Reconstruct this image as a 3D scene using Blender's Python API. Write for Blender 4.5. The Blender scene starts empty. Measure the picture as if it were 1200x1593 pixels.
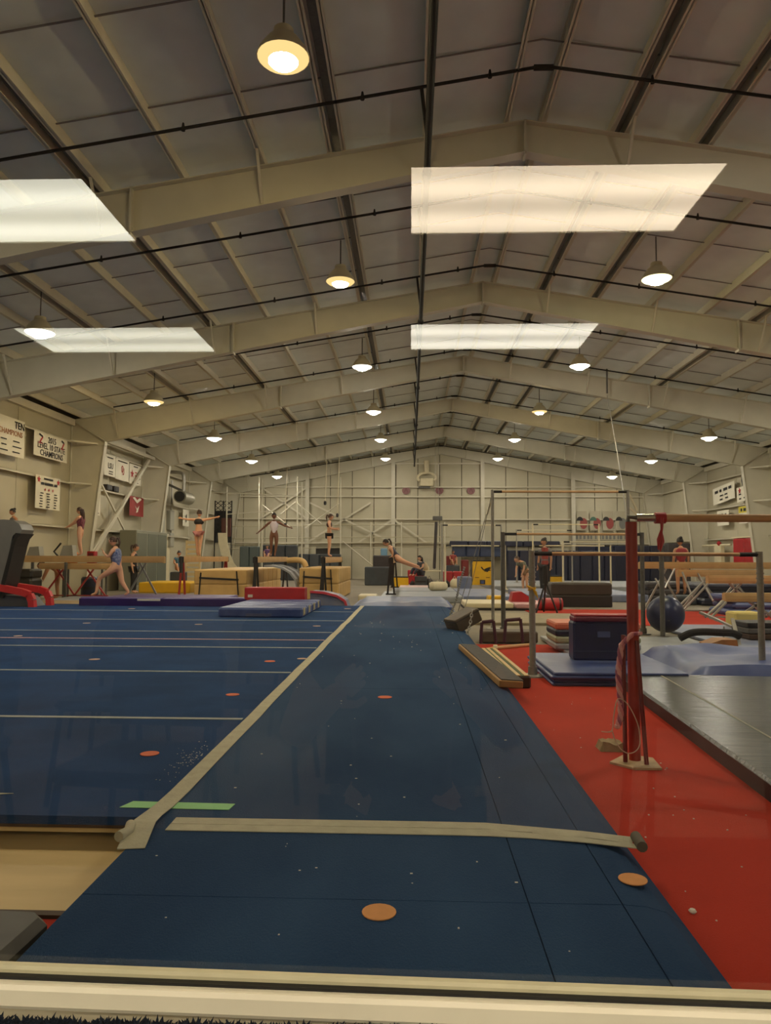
import bpy, bmesh, math, random
from mathutils import Vector, Matrix, Euler
random.seed(7)
scene = bpy.context.scene
C = scene.collection

# ------------------------------------------------------------------ camera
F_PX = 1150.0; IMG_W, IMG_H = 1200.0, 1593.0
CAM = Vector((0.0, 0.0, 1.2))
VPX, VPY, ROLL = 639.0, 867.0, math.radians(0.25)     # where the hall's long axis vanishes
_dx, _dy = VPX - IMG_W / 2, VPY - IMG_H / 2
_ux = _dx * math.cos(ROLL) + _dy * math.sin(ROLL)
_uy = -_dx * math.sin(ROLL) + _dy * math.cos(ROLL)
PITCH = math.atan(_uy / F_PX)
YAW = math.atan(_ux / F_PX * math.cos(PITCH))
CAM_R = (Matrix.Rotation(YAW, 3, 'Z') @ Matrix.Rotation(math.pi / 2 + PITCH, 3, 'X') @ Matrix.Rotation(ROLL, 3, 'Z'))
cd = bpy.data.cameras.new('camera'); cam = bpy.data.objects.new('camera', cd); C.objects.link(cam)
cam.matrix_world = Matrix.Translation(CAM) @ CAM_R.to_4x4()
cd.sensor_width = 36.0; cd.lens = F_PX / IMG_H * 36.0; cd.clip_start = 0.02; cd.clip_end = 200
scene.camera = cam

# ------------------------------------------------------------------ world and view
w = bpy.data.worlds.new('world'); scene.world = w; w.use_nodes = True
w.node_tree.nodes['Background'].inputs[0].default_value = (0.5, 0.52, 0.55, 1)
w.node_tree.nodes['Background'].inputs[1].default_value = 0.02      # both rooms are closed: nothing of it gets in
vs = scene.view_settings
vs.view_transform = 'Standard'; vs.look = 'None'; vs.exposure = 0.12; vs.gamma = 1.0; vs.use_curve_mapping = False
LAMP_POWER = 440.0       # radiance of the high-bay lamp lenses
PANEL_POWER = 23.0        # radiance of the lobby ceiling panels

def ray(x, y):
    v = Vector(((x - IMG_W / 2) / F_PX, -(y - IMG_H / 2) / F_PX, -1.0))
    return CAM_R @ v
def at(x, y, Y):
    """world point seen at pixel x, y that stands Y metres down the hall"""
    d = ray(x, y); return CAM + d * (Y / d.y)
def on(x, y, z=0.0):
    """world point seen at pixel x, y on the level z"""
    d = ray(x, y); return CAM + d * ((z - CAM.z) / d.z)
def lin(c):
    return tuple(((v / 255.0) / 12.92 if v / 255.0 <= 0.04045 else ((v / 255.0 + 0.055) / 1.055) ** 2.4) for v in c)

# ------------------------------------------------------------------ materials
MATS = {}
def mat(name, rgb, rough=0.6, metal=0.0, var=0.0, vscale=6.0, bump=0.0, bscale=60.0, spec=0.5, rgb2=None, stretch=None, detail=5.0):
    if name in MATS: return MATS[name]
    m = bpy.data.materials.new(name); m.use_nodes = True
    nt = m.node_tree; b = nt.nodes['Principled BSDF']
    c = lin(rgb)
    b.inputs['Roughness'].default_value = rough; b.inputs['Metallic'].default_value = metal
    b.inputs['Specular IOR Level'].default_value = spec
    tc = nt.nodes.new('ShaderNodeTexCoord'); mp = nt.nodes.new('ShaderNodeMapping')
    nt.links.new(tc.outputs['Object'], mp.inputs['Vector'])
    if stretch: mp.inputs['Scale'].default_value = stretch
    n = nt.nodes.new('ShaderNodeTexNoise'); n.inputs['Scale'].default_value = vscale; n.inputs['Detail'].default_value = detail
    nt.links.new(mp.outputs[0], n.inputs['Vector'])
    r = nt.nodes.new('ShaderNodeValToRGB')
    r.color_ramp.elements[0].position = 0.33; r.color_ramp.elements[1].position = 0.68
    c2 = lin(rgb2) if rgb2 else tuple(min(1, v * (1 + var)) for v in c)
    c1 = c if rgb2 else tuple(v * (1 - var) for v in c)
    r.color_ramp.elements[0].color = (*c1, 1); r.color_ramp.elements[1].color = (*c2, 1)
    nt.links.new(n.outputs['Fac'], r.inputs['Fac']); nt.links.new(r.outputs['Color'], b.inputs['Base Color'])
    if bump:
        n2 = nt.nodes.new('ShaderNodeTexNoise'); n2.inputs['Scale'].default_value = bscale; n2.inputs['Detail'].default_value = 4
        nt.links.new(mp.outputs[0], n2.inputs['Vector'])
        bp = nt.nodes.new('ShaderNodeBump'); bp.inputs['Strength'].default_value = bump; bp.inputs['Distance'].default_value = 0.02
        nt.links.new(n2.outputs['Fac'], bp.inputs['Height']); nt.links.new(bp.outputs[0], b.inputs['Normal'])
    MATS[name] = m; return m
def emit(name, rgb, strength, bands=False):
    if name in MATS: return MATS[name]
    m = bpy.data.materials.new(name); m.use_nodes = True; nt = m.node_tree
    nt.nodes.remove(nt.nodes['Principled BSDF'])
    e = nt.nodes.new('ShaderNodeEmission'); e.inputs['Color'].default_value = (*rgb, 1); e.inputs['Strength'].default_value = strength
    nt.links.new(e.outputs[0], nt.nodes['Material Output'].inputs['Surface'])
    if bands:                       # fluorescent tubes showing through the diffuser
        tc = nt.nodes.new('ShaderNodeTexCoord'); wv = nt.nodes.new('ShaderNodeTexWave'); wv.bands_direction = 'Y'
        wv.inputs['Scale'].default_value = 1.05; wv.inputs['Phase Offset'].default_value = 0.6
        nt.links.new(tc.outputs['Object'], wv.inputs['Vector'])
        mr = nt.nodes.new('ShaderNodeMapRange'); mr.inputs['To Min'].default_value = 0.62 * strength; mr.inputs['To Max'].default_value = strength
        nt.links.new(wv.outputs['Fac'], mr.inputs['Value']); nt.links.new(mr.outputs[0], e.inputs['Strength'])
    MATS[name] = m; return m

# ------------------------------------------------------------------ mesh helpers
class MB:
    def __init__(s): s.v = []; s.f = []; s.smooth = False
    def add(s, vs_, fs_):
        o = len(s.v); s.v += [tuple(p) for p in vs_]; s.f += [tuple(i + o for i in f) for f in fs_]; return s
    def box(s, x0, x1, y0, y1, z0, z1, M=None):
        p = [(x0,y0,z0),(x1,y0,z0),(x1,y1,z0),(x0,y1,z0),(x0,y0,z1),(x1,y0,z1),(x1,y1,z1),(x0,y1,z1)]
        if M is not None: p = [M @ Vector(q) for q in p]
        return s.add(p, [(3,2,1,0),(4,5,6,7),(0,1,5,4),(1,2,6,5),(2,3,7,6),(3,0,4,7)])
    def rbox(s, x0, x1, y0, y1, z0, z1, r=0.02, M=None):
        """box with chamfered vertical edges and a chamfered top and bottom rim"""
        r = min(r, (x1-x0)/2.2, (y1-y0)/2.2, (z1-z0)/2.2)
        def ring(i, z): return [(x0+r+i,y0+i,z),(x1-r-i,y0+i,z),(x1-i,y0+r+i,z),(x1-i,y1-r-i,z),(x1-r-i,y1-i,z),(x0+r+i,y1-i,z),(x0+i,y1-r-i,z),(x0+i,y0+r+i,z)]
        k = r * 0.6
        rings = [ring(k, z0), ring(0, z0 + r), ring(0, z1 - r), ring(k, z1)]
        p = sum(rings, [])
        if M is not None: p = [M @ Vector(q) for q in p]
        f = [tuple(range(7, -1, -1)), tuple(range(24, 32))]
        for a in range(3):
            for i in range(8):
                j = (i + 1) % 8; f.append((a*8+i, a*8+j, a*8+8+j, a*8+8+i))
        return s.add(p, f)
    def bar(s, a, b, wx, wz=None, up=(0,0,1)):
        """rectangular bar from a to b, wx across, wz in the up direction"""
        a, b = Vector(a), Vector(b); wz = wz or wx
        d = (b - a).normalized(); u = Vector(up)
        if abs(d.dot(u)) > 0.98: u = Vector((0, 1, 0))
        sx = d.cross(u).normalized(); u = sx.cross(d)
        p = []
        for q in (a, b):
            for i, j in ((-1,-1),(1,-1),(1,1),(-1,1)): p.append(q + sx * (wx/2*i) + u * (wz/2*j))
        return s.add(p, [(3,2,1,0),(4,5,6,7),(0,1,5,4),(1,2,6,5),(2,3,7,6),(3,0,4,7)])
    def tube(s, pts, r, n=8, closed=False):
        pts = [Vector(p) for p in pts]; m = len(pts)
        rs = r if isinstance(r, (list, tuple)) else [r] * m
        base = len(s.v); prev = None
        for i, p in enumerate(pts):
            if closed: d = (pts[(i+1) % m] - pts[i-1]).normalized()
            elif i == 0: d = (pts[1] - p).normalized()
            elif i == m-1: d = (p - pts[i-1]).normalized()
            else: d = ((pts[i+1]-p).normalized() + (p-pts[i-1]).normalized()).normalized()
            if prev is None:
                u = Vector((0,0,1)) if abs(d.z) < 0.9 else Vector((0,1,0))
            else: u = prev
            x = d.cross(u)
            if x.length < 1e-5: u = Vector((1,0,0)); x = d.cross(u)
            x.normalize(); u = x.cross(d).normalized(); prev = u
            for k in range(n):
                a = 2*math.pi*k/n; s.v.append(tuple(p + x*(math.cos(a)*rs[i]) + u*(math.sin(a)*rs[i])))
        for i in range(m if closed else m-1):
            for k in range(n):
                j = (i+1) % m
                s.f.append((base+i*n+k, base+i*n+(k+1)%n, base+j*n+(k+1)%n, base+j*n+k))
        if not closed:
            s.f.append(tuple(base+k for k in range(n-1,-1,-1))); s.f.append(tuple(base+(m-1)*n+k for k in range(n)))
        s.smooth = True
        return s
    def lathe(s, prof, n=24, o=(0,0,0), cap=True):
        base = len(s.v); m = len(prof)
        for r, z in prof:
            for k in range(n):
                a = 2*math.pi*k/n; s.v.append((o[0]+math.cos(a)*r, o[1]+math.sin(a)*r, o[2]+z))
        for i in range(m-1):
            for k in range(n):
                s.f.append((base+i*n+k, base+i*n+(k+1)%n, base+(i+1)*n+(k+1)%n, base+(i+1)*n+k))
        if cap:
            s.f.append(tuple(base+k for k in range(n-1,-1,-1))); s.f.append(tuple(base+(m-1)*n+k for k in range(n)))
        s.smooth = True
        return s
    def prism(s, poly, d, M=None):
        """poly: 3-D outline, extruded by the vector d"""
        d = Vector(d); a = [Vector(p) for p in poly]; n = len(a); p = a + [q + d for q in a]
        if M is not None: p = [M @ q for q in p]
        return s.add(p, [tuple(range(n-1,-1,-1)), tuple(range(n, 2*n))] + [(i,(i+1)%n,n+(i+1)%n,n+i) for i in range(n)])
    def grid(s, fn, nu, nv):
        base = len(s.v)
        for i in range(nu+1):
            for j in range(nv+1): s.v.append(tuple(fn(i/nu, j/nv)))
        for i in range(nu):
            for j in range(nv):
                a = base+i*(nv+1)+j; s.f.append((a, a+nv+1, a+nv+2, a+1))
        s.smooth = True
        return s
    def mesh(s, name, m=None):
        me = bpy.data.meshes.new(name); me.from_pydata(s.v, [], s.f)
        bm = bmesh.new(); bm.from_mesh(me); bmesh.ops.recalc_face_normals(bm, faces=bm.faces); bm.to_mesh(me); bm.free()
        if s.smooth:
            me.polygons.foreach_set('use_smooth', [True]*len(me.polygons))
            try: me.set_sharp_from_angle(angle=math.radians(38))
            except Exception: pass
        if m: me.materials.append(m)
        return me
    def build(s, name, m, parent=None): return link(name, s.mesh(name, m), parent)
def link(name, me, parent=None):
    o = bpy.data.objects.new(name, me); C.objects.link(o)
    if parent is not None: o.parent = parent
    return o
def tag(o, label, cat, group=None):
    o['label'] = label; o['category'] = cat
    if group: o['group'] = group
    return o
def thing(name, label, cat, loc=(0,0,0), rz=0.0, group=None):
    o = bpy.data.objects.new(name, None); C.objects.link(o); o.location = loc; o.rotation_euler = (0,0,rz)
    o.empty_display_size = 0.1
    return tag(o, label, cat, group)
def struct(o, label=None):
    o['kind'] = 'structure'
    if label: o['label'] = label
    return o
def root(name, loc=(0,0,0)):
    o = bpy.data.objects.new(name, None); C.objects.link(o); o.location = loc; return o
def copy_tree(o, parent=None):
    c = o.copy(); C.objects.link(c); c.parent = parent
    for ch in list(o.children): copy_tree(ch, c)
    return c
def rotz(a, o=(0,0,0)):
    return Matrix.Translation(Vector(o)) @ Matrix.Rotation(a, 4, 'Z')
def lettering(text, size, M, m, parent, name='lettering', squash=1.0, bold=0.0):
    cu = bpy.data.curves.new(name, 'FONT'); cu.body = text; cu.size = size; cu.align_x = 'CENTER'; cu.align_y = 'CENTER'
    cu.extrude = 0.002; cu.resolution_u = 2; cu.offset = bold
    t = bpy.data.objects.new(name, cu); C.objects.link(t)
    dg = bpy.context.evaluated_depsgraph_get(); me = bpy.data.meshes.new_from_object(t.evaluated_get(dg))
    bpy.data.objects.remove(t); bpy.data.curves.remove(cu)
    me.transform(M @ Matrix.Diagonal((squash, 1, 1, 1))); me.materials.clear(); me.materials.append(m); me.name = name
    return link(name, me, parent)

white_steel = mat('white_painted_steel', (202, 196, 176), 0.5, var=0.04, vscale=3)
cream_wall = mat('cream_wall_sheet', (184, 176, 152), 0.55, var=0.05, vscale=1.2)
girt_mat = mat('cream_girt_paint', (204, 197, 176), 0.5, var=0.04)
insul = mat('grey_vinyl_insulation', (218, 224, 220), 0.55, var=0.05, vscale=2.5, bump=0.25, bscale=5)
black_iron = mat('black_sprinkler_pipe', (17, 15, 14), 0.7, var=0.2, vscale=20, spec=0.2)
steel = mat('brushed_steel', (158, 154, 146), 0.4, metal=0.4, var=0.1, vscale=30)
dark_steel = mat('dark_galvanised_steel', (96, 94, 90), 0.5, metal=0.3, var=0.15, vscale=25)
black_paint = mat('black_paint', (22, 21, 22), 0.5, var=0.2)
# ------------------------------------------------------------------ the hall
XL, XR, XC = -10.5, 13.7, 1.6
YW, YB = 0.735, 40.7                 # window wall, end wall
RIDGE, SLOPE = 7.36, 0.162
FRAMES = [4.1, 10.2, 16.3, 22.4, 28.5, 34.6, 40.55]
def zr(x): return RIDGE - SLOPE * abs(x - XC)     # top of the rafters

fl = MB().box(XL-0.1, XR+0.1, YW+0.1, YB+0.1, -0.1, 0.0).build('floor', mat('grey_beige_concrete', (128, 118, 100), 0.7, var=0.12, vscale=0.8, bump=0.1))
struct(fl)

# -- walls made of tall sheets with open joints, girts across them
def wall_sheets(name, boxes, backing, girts, label=None):
    r = struct(backing.build(name, mat('wall_joint_backing', (84, 78, 64), 0.9)))  # dark backing sheet that shows through the open panel joints
    for b in boxes: b.build('wall_panel', cream_wall, r)
    for g in girts: g.build('girt', girt_mat, r)
    return r
def girt_x(x, side, y0, y1, z):       # a channel along the hall, open side down
    g = MB(); s = 1 if side == 'left' else -1
    a, b = sorted((x, x + s*0.2))
    g.box(a, b, y0, y1, z-0.004, z+0.008)
    e0, e1 = sorted((x + s*0.2, x + s*0.192)); g.box(e0, e1, y0, y1, z-0.05, z+0.008)
    return g
for side, x in (('left', XL), ('right', XR)):
    s = -1 if side == 'left' else 1
    pan = []; y = YW + 0.2
    while y < YB - 0.05:
        y1 = min(y + 3.05, YB)
        a, b = sorted((x, x + s*0.04)); pan.append(MB().box(a, b, y+0.008, y1-0.008, 0.0, 5.42)); y = y1
    a, b = sorted((x + s*0.04, x + s*0.1)); bk = MB().box(a, b, YW, YB+0.1, 0, 5.6)
    gs = []
    for i in range(len(FRAMES)-1):
        for z in (2.08, 3.42, 4.68): gs.append(girt_x(x, side, FRAMES[i]+0.13, FRAMES[i+1]-0.13, z))
        gs.append(MB().box(min(x, x - s*0.14), max(x, x - s*0.14), FRAMES[i]+0.13, FRAMES[i+1]-0.13, 5.2, 5.4))
    wall_sheets('wall_' + side, pan, bk, gs)
pan = []; x = XL
while x < XR - 0.05:
    x1 = min(x + 1.21, XR)
    cuts = [x+0.02, x1-0.02]
    if x < XC < x1: cuts = [x+0.02, XC, x1-0.02]
    poly = [(cuts[0], YB, 0), (cuts[-1], YB, 0)] + [(q, YB, zr(q)+0.2) for q in reversed(cuts)]
    pan.append(MB().prism(poly, (0, 0.04, 0))); x = x1
bk = MB().prism([(XL-0.1, YB+0.04, 0), (XR+0.1, YB+0.04, 0), (XR+0.1, YB+0.04, zr(XR)+0.2), (XC, YB+0.04, RIDGE+0.25), (XL-0.1, YB+0.04, zr(XL)+0.2)], (0, 0.06, 0))
gs = []
for z in (1.98, 3.29, 4.53, 5.06): gs.append(MB().box(XL+0.3, XR-0.3, YB-0.16, YB, z-0.03, z+0.03))
gs.append(MB().box(-1.0, 3.9, YB-0.16, YB, 6.34, 6.4))
wb = wall_sheets('wall_back', pan, bk, gs)
for xx in (-5.7, -0.96, 3.93, 8.85):                     # end-wall posts
    MB().box(xx-0.1, xx+0.1, YB-0.3, YB-0.285, 0, zr(xx)-0.3).box(xx-0.1, xx+0.1, YB-0.175, YB-0.16, 0, zr(xx)-0.3).box(xx-0.006, xx+0.006, YB-0.3, YB-0.16, 0, zr(xx)-0.3).build('wall_post', white_steel, wb)
for a, b in (((-5.7, 3.29), (-8.3, 5.06)), ((-5.7, 5.06), (-8.3, 3.29)), ((-0.96, 3.29), (-2.9, 1.98)), ((-0.96, 3.29), (0.9, 1.98)), ((-0.96, 1.98), (-5.6, 4.2)), ((-5.7, 1.98), (-2.2, 4.2))):
    MB().bar((a[0], YB-0.2, a[1]), (b[0], YB-0.2, b[1]), 0.05, 0.09).build('brace', girt_mat, wb)

# -- ceiling: insulation panels between the purlins, bay by bay
POFF = [0.26 + 1.15*i for i in range(11)]
ceil = struct(MB().prism([(XL-0.1, YW, zr(XL)+0.26), (XC, YW, RIDGE+0.28), (XR+0.1, YW, zr(XR)+0.26), (XR+0.1, YW, zr(XR)+0.4), (XC, YW, RIDGE+0.42), (XL-0.1, YW, zr(XL)+0.4)], (0, YB+0.1-YW, 0)).build('ceiling', mat('roof_deck', (150, 148, 146), 0.6)))
ANG = math.atan(SLOPE)
def panel_mesh(wd, ln):
    def fn(u, v):
        sag = 0.045 * (1-(2*u-1)**2) * (0.6+0.4*math.cos(2*math.pi*v*3)) * (1-(2*v-1)**8)
        return ((u-0.5)*wd, v*ln, -sag)
    m = MB().grid(fn, 6, 12)
    return m.mesh('insulation_panel', insul)
bays = [(YW, FRAMES[0])] + [(FRAMES[i], FRAMES[i+1]) for i in range(len(FRAMES)-1)] + [(FRAMES[-1], YB)]
pm = {}
edges = [-(XC-XL)] + [-p for p in reversed(POFF)] + POFF + [XR-XC]
for (y0, y1) in bays:
    ln = round(y1-y0, 3)
    for a, b in zip(edges[:-1], edges[1:]):
        if b - a < 0.1: continue
        wd = round(b-a, 3)
        if (wd, ln) not in pm: pm[(wd, ln)] = panel_mesh(wd, ln)
        o = link('insulation_panel', pm[(wd, ln)], ceil); c = (a+b)/2
        o.location = (XC+c, y0, zr(XC+c)+0.19); o.rotation_euler = (0, ANG if c > 0.2 else (-ANG if c < -0.2 else 0), 0)
def purlin(off):
    g = MB(); x = XC+off; z = zr(x); s = 1 if off > 0 else -1
    g.box(x-0.035, x+0.035, YW, YB, z, z+0.012)
    g.box(x-0.006, x+0.006, YW, YB, z, z+0.22); g.box(x-0.035, x+0.035, YW, YB, z+0.21, z+0.222)
    return g
DOUBLE = (-2.56, 1.41, 2.56, -6.01, -8.31, 6.01)
for p in POFF:
    for s in (-1, 1):
        off = p*s; purlin(off).build('purlin', girt_mat, ceil)
        if any(abs(off-d) < 0.01 for d in DOUBLE):
            purlin(off - 0.2).build('purlin', girt_mat, ceil)
            x = XC+off-0.1; MB().box(x-0.05, x+0.05, YW, YB, zr(x)+0.1, zr(x)+0.12).build('cable_tray', dark_steel, ceil)
# seams of the insulation blanket between the purlins
sm = mat('insulation_seam_tape', (120, 114, 112), 0.6)
for y in [FRAMES[0] + 6.1*k + d for k in range(6) for d in (1.5, 3.05, 4.6)]:
    for s in (-1, 1):
        xe = XL if s < 0 else XR
        MB().bar((XC, y, RIDGE+0.15), (xe, y, zr(xe)+0.15), 0.02, 0.012).build('seam_strip', sm, ceil)

# -- steel frames: tapered columns and rafters of I-section
def plate_I(g, inner, outer, y, fw=0.2, tf=0.014):
    """web between two polylines (x, z) plus flanges along both"""
    n = len(inner)
    for i in range(n-1):
        q = [(inner[i][0], y-0.005, inner[i][1]), (inner[i+1][0], y-0.005, inner[i+1][1]), (outer[i+1][0], y-0.005, outer[i+1][1]), (outer[i][0], y-0.005, outer[i][1])]
        g.prism(q, (0, 0.01, 0))
    for line in (inner, outer):
        for i in range(n-1):
            a, b = line[i], line[i+1]; g.bar((a[0], y, a[1]), (b[0], y, b[1]), fw, tf, up=(0,0,1) if abs(a[0]-b[0]) > abs(a[1]-b[1]) else (1,0,0))
def rafter_depth(x): return 0.46 + 0.38 * abs(x-XC)/11.0
for y in FRAMES:
    r = struct(root('steel_frame', (0, 0, 0)))
    for s in (-1, 1):
        xw = XL if s < 0 else XR; kx = xw - s*1.07; kz = zr(kx) - rafter_depth(kx)
        g = MB(); plate_I(g, [(xw - s*0.55, 0.0), (kx, kz)], [(xw - s*0.01, 0.0), (xw - s*0.01, zr(xw)-0.03)], y); g.build('column', white_steel, r)
        g = MB(); xs = [XC, XC + s*5.6, kx]
        plate_I(g, [(q, zr(q)-rafter_depth(q)) for q in xs], [(q, zr(q)-0.01) for q in xs[:2]] + [(xw, zr(xw)-0.01)], y); g.build('rafter', white_steel, r)
        for q in (XC + s*5.6,):
            MB().bar((q, y, zr(q)), (q, y, zr(q)-rafter_depth(q)-0.05), 0.03, 0.2, up=(0,1,0)).build('splice_plate', white_steel, r)
        MB().bar((kx, y, kz), (xw, y, zr(xw)), 0.02, 0.2, up=(0,1,0)).build('knee_plate', white_steel, r)
        for p in POFF[1::2]:
            q = XC + s*p
            if abs(q - xw) < 1.3: continue
            for d in (-1, 1): MB().bar((q, y + d*0.5, zr(q)+0.02), (q, y + d*0.1, zr(q)-rafter_depth(q)+0.02), 0.035, 0.035).build('flange_brace', girt_mat, r)
        for z in (3.42, 4.68):       # little struts from girt to column
            MB().bar((xw, y-0.75, z), (kx + s*0.25 + (4.7-z)*s*0.12, y-0.02, z-0.02), 0.05, 0.05).build('column_brace', girt_mat, r)
    MB().bar((XC, y, RIDGE), (XC, y, RIDGE-0.5), 0.03, 0.2, up=(0,1,0)).build('ridge_plate', white_steel, r)

# X brace in the fourth bay of the left wall
xb = struct(root('wall_brace'))
for a, b in (((22.9, 0.9), (28.2, 4.95)), ((22.9, 4.2), (27.6, 0.9))):
    MB().bar((XL+0.35, a[0], a[1]), (XL+0.35, b[0], b[1]), 0.07 if a[1] < 1 else 0.05, 0.13 if a[1] < 1 else 0.06).build('brace', white_steel, xb)
MB().bar((XL+0.45, 22.6, 1.05), (XL+0.45, 25.6, 3.1), 0.05, 0.08).build('brace', white_steel, xb)
MB().bar((XL+0.45, 22.5, 5.0), (XL+0.45, 28.4, 5.0), 0.12, 0.12).build('strut', white_steel, xb)

# -- sprinkler system
sp = thing('sprinkler_main', 'thick black sprinkler main pipe running down the hall under the rafters', 'pipe')
MB().tube([(0.2, YW+0.2, 6.17), (0.2, 40.2, 6.17)], 0.042, 10).build('pipe', black_iron, sp)
for y in (9.35, 15.4, 21.5, 27.6, 33.7): MB().tube([(0.2, y-0.06, 6.17), (0.2, y+0.06, 6.17)], 0.062, 10).build('coupling', black_iron, sp)
ks = 0
ORD = ['first', 'second', 'third', 'fourth', 'fifth', 'sixth', 'seventh', 'eighth', 'ninth', 'tenth', 'eleventh', 'twelfth']
for k in range(11):
    y = 8.67 + 3.05*k
    b = thing('sprinkler_branch', 'thin black sprinkler branch pipe across the roof, %s from the window' % ORD[k], 'pipe', group='sprinkler branch pipes under the roof')
    zz = lambda q: 7.15 - SLOPE*abs(q-XC)
    xl = -8.6
    MB().tube([(xl, y, zz(xl)), (XC, y, zz(XC)), (12.6, y, zz(12.6))], 0.02, 6).build('pipe', black_iron, b)
    MB().tube([(XC-0.12, y, zz(XC-0.12)), (XC+0.12, y, zz(XC+0.12))], 0.035, 6).build('elbow', black_iron, b)
    MB().tube([(0.12, y, zz(0.12)), (0.2, y, 6.17)], 0.022, 6).build('riser', black_iron, b)
    for q in (-7.4, -5.1, -2.8, -0.6, 0.95, 2.9, 4.6, 6.9, 9.2, 11.4):
        MB().tube([(q, y, zz(q)-0.03), (q, y, zz(q)+0.07)], [0.028, 0.012], 6).build('sprinkler_head', black_iron, b)

# -- front wall with the viewing window
PX0, PX1, PZ0, PZ1 = -1.25, 1.25, 0.793, 2.35
wf = MB()
wf.box(XL-0.1, PX0, YW-0.07, YW+0.09, -0.1, 7.9); wf.box(PX1, XR+0.1, YW-0.07, YW+0.09, -0.1, 7.9)
wf.box(PX0, PX1, YW-0.032, YW+0.02, -0.1, PZ0-0.026); wf.box(PX0, PX1, YW-0.07, YW+0.09, PZ1, 7.9)
struct(wf.build('wall_front', cream_wall))
win = struct(root('window_1', (0, YW, PZ0)))
wm = mat('cream_window_paint', (250, 240, 214), 0.45, var=0.03, vscale=12); bead = mat('beige_glazing_bead', (205, 196, 160), 0.5, var=0.06, vscale=20)
TILT = 0.014
MB().rbox(PX0, PX1, -0.03, -0.003, -0.022, 0.0, 0.004).build('sill_rail', wm, win).rotation_euler.y = TILT
MB().rbox(PX0, PX1, -0.014, -0.004, 0.0, 0.009, 0.003).build('glazing_bead', bead, win).rotation_euler.y = TILT
MB().box(PX0, PX1, -0.02, -0.014, -0.001, 0.003).build('gasket', black_paint, win).rotation_euler.y = TILT
for a in (PX0, PX1-0.05): MB().rbox(a, a+0.05, -0.06, 0.03, 0.0, PZ1-PZ0, 0.004).build('jamb', wm, win)
MB().rbox(PX0, PX1, -0.06, 0.03, PZ1-PZ0-0.05, PZ1-PZ0, 0.004).build('head_rail', wm, win)
gm = bpy.data.materials.new('window_glass'); gm.use_nodes = True; nt = gm.node_tree; nt.nodes.remove(nt.nodes['Principled BSDF'])
tr = nt.nodes.new('ShaderNodeBsdfTransparent'); tr.inputs[0].default_value = (0.95, 0.96, 0.95, 1)
gl = nt.nodes.new('ShaderNodeBsdfGlossy'); gl.inputs['Roughness'].default_value = 0.0
fr = nt.nodes.new('ShaderNodeFresnel'); fr.inputs['IOR'].default_value = 1.55
ge = nt.nodes.new('ShaderNodeNewGeometry'); inv = nt.nodes.new('ShaderNodeMath'); inv.operation = 'SUBTRACT'; inv.inputs[0].default_value = 1.0
mul = nt.nodes.new('ShaderNodeMath'); mul.operation = 'MULTIPLY'; mx = nt.nodes.new('ShaderNodeMixShader')
nt.links.new(ge.outputs['Backfacing'], inv.inputs[1]); nt.links.new(inv.outputs[0], mul.inputs[0]); nt.links.new(fr.outputs[0], mul.inputs[1])
nt.links.new(mul.outputs[0], mx.inputs[0]); nt.links.new(tr.outputs[0], mx.inputs[1]); nt.links.new(gl.outputs[0], mx.inputs[2])
nt.links.new(mx.outputs[0], nt.nodes['Material Output'].inputs['Surface'])
MB().box(PX0+0.05, PX1-0.05, -0.003, 0.003, 0.002, PZ1-PZ0-0.05).build('pane', gm, win)

# -- the lobby behind the camera: its light panels mirror in the glass
LX0, LX1, LY0, LZ = -4.2, 4.2, -6.2, 2.70
lob = struct(root('lobby_room'))
lwall = mat('lobby_wall_paint', (150, 142, 132), 0.8); 
MB().box(LX0, LX1, LY0, YW-0.07, -0.1, 0.0).build('floor_lobby', mat('grey_lobby_carpet', (132, 112, 98), 0.95, var=0.08, vscale=60), lob)
MB().box(LX0, LX1, LY0, YW-0.07, LZ, LZ+0.1).build('ceiling_lobby', mat('lobby_ceiling_tile', (190, 188, 180), 0.9), lob)
MB().box(LX0-0.1, LX0, LY0, YW-0.07, -0.1, LZ).build('wall_lobby', lwall, lob)
MB().box(LX1, LX1+0.1, LY0, YW-0.07, -0.1, LZ).build('wall_lobby', lwall, lob)
MB().box(LX0, LX1, LY0-0.1, LY0, -0.1, LZ).build('wall_lobby', lwall, lob)
ledge = mat('dark_blue_carpet_pile', (32, 44, 62), 1.0, var=0.35, vscale=260, bump=1.0, bscale=300)
cl = MB().box(PX0, PX1, YW-0.46, YW-0.033, PZ0-0.06, PZ0-0.024).build('trim_1', ledge); struct(cl)
# pile of the carpeted ledge: short blue tufts
tuf = MB(); rr = random.Random(3)
for i in range(9000):
    x = rr.uniform(-0.5, 0.46); yv = YW - 0.033 - abs(rr.gauss(0, 0.03)); h = rr.uniform(0.003, 0.0075); a = rr.uniform(0, 6.28)
    dx, dy = math.cos(a)*0.0035, math.sin(a)*0.0035; z0 = PZ0-0.025
    lx, ly = rr.uniform(-0.006, 0.006), rr.uniform(-0.004, 0.006)
    tuf.add([(x-dx, yv-dy, z0), (x+dx, yv+dy, z0), (x+dy, yv-dx, z0), (x+lx, yv+ly, z0+h)], [(0,1,3), (1,2,3), (2,0,3)])
to = tuf.build('carpet_pile', ledge, cl); to['kind'] = 'stuff'

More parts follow.
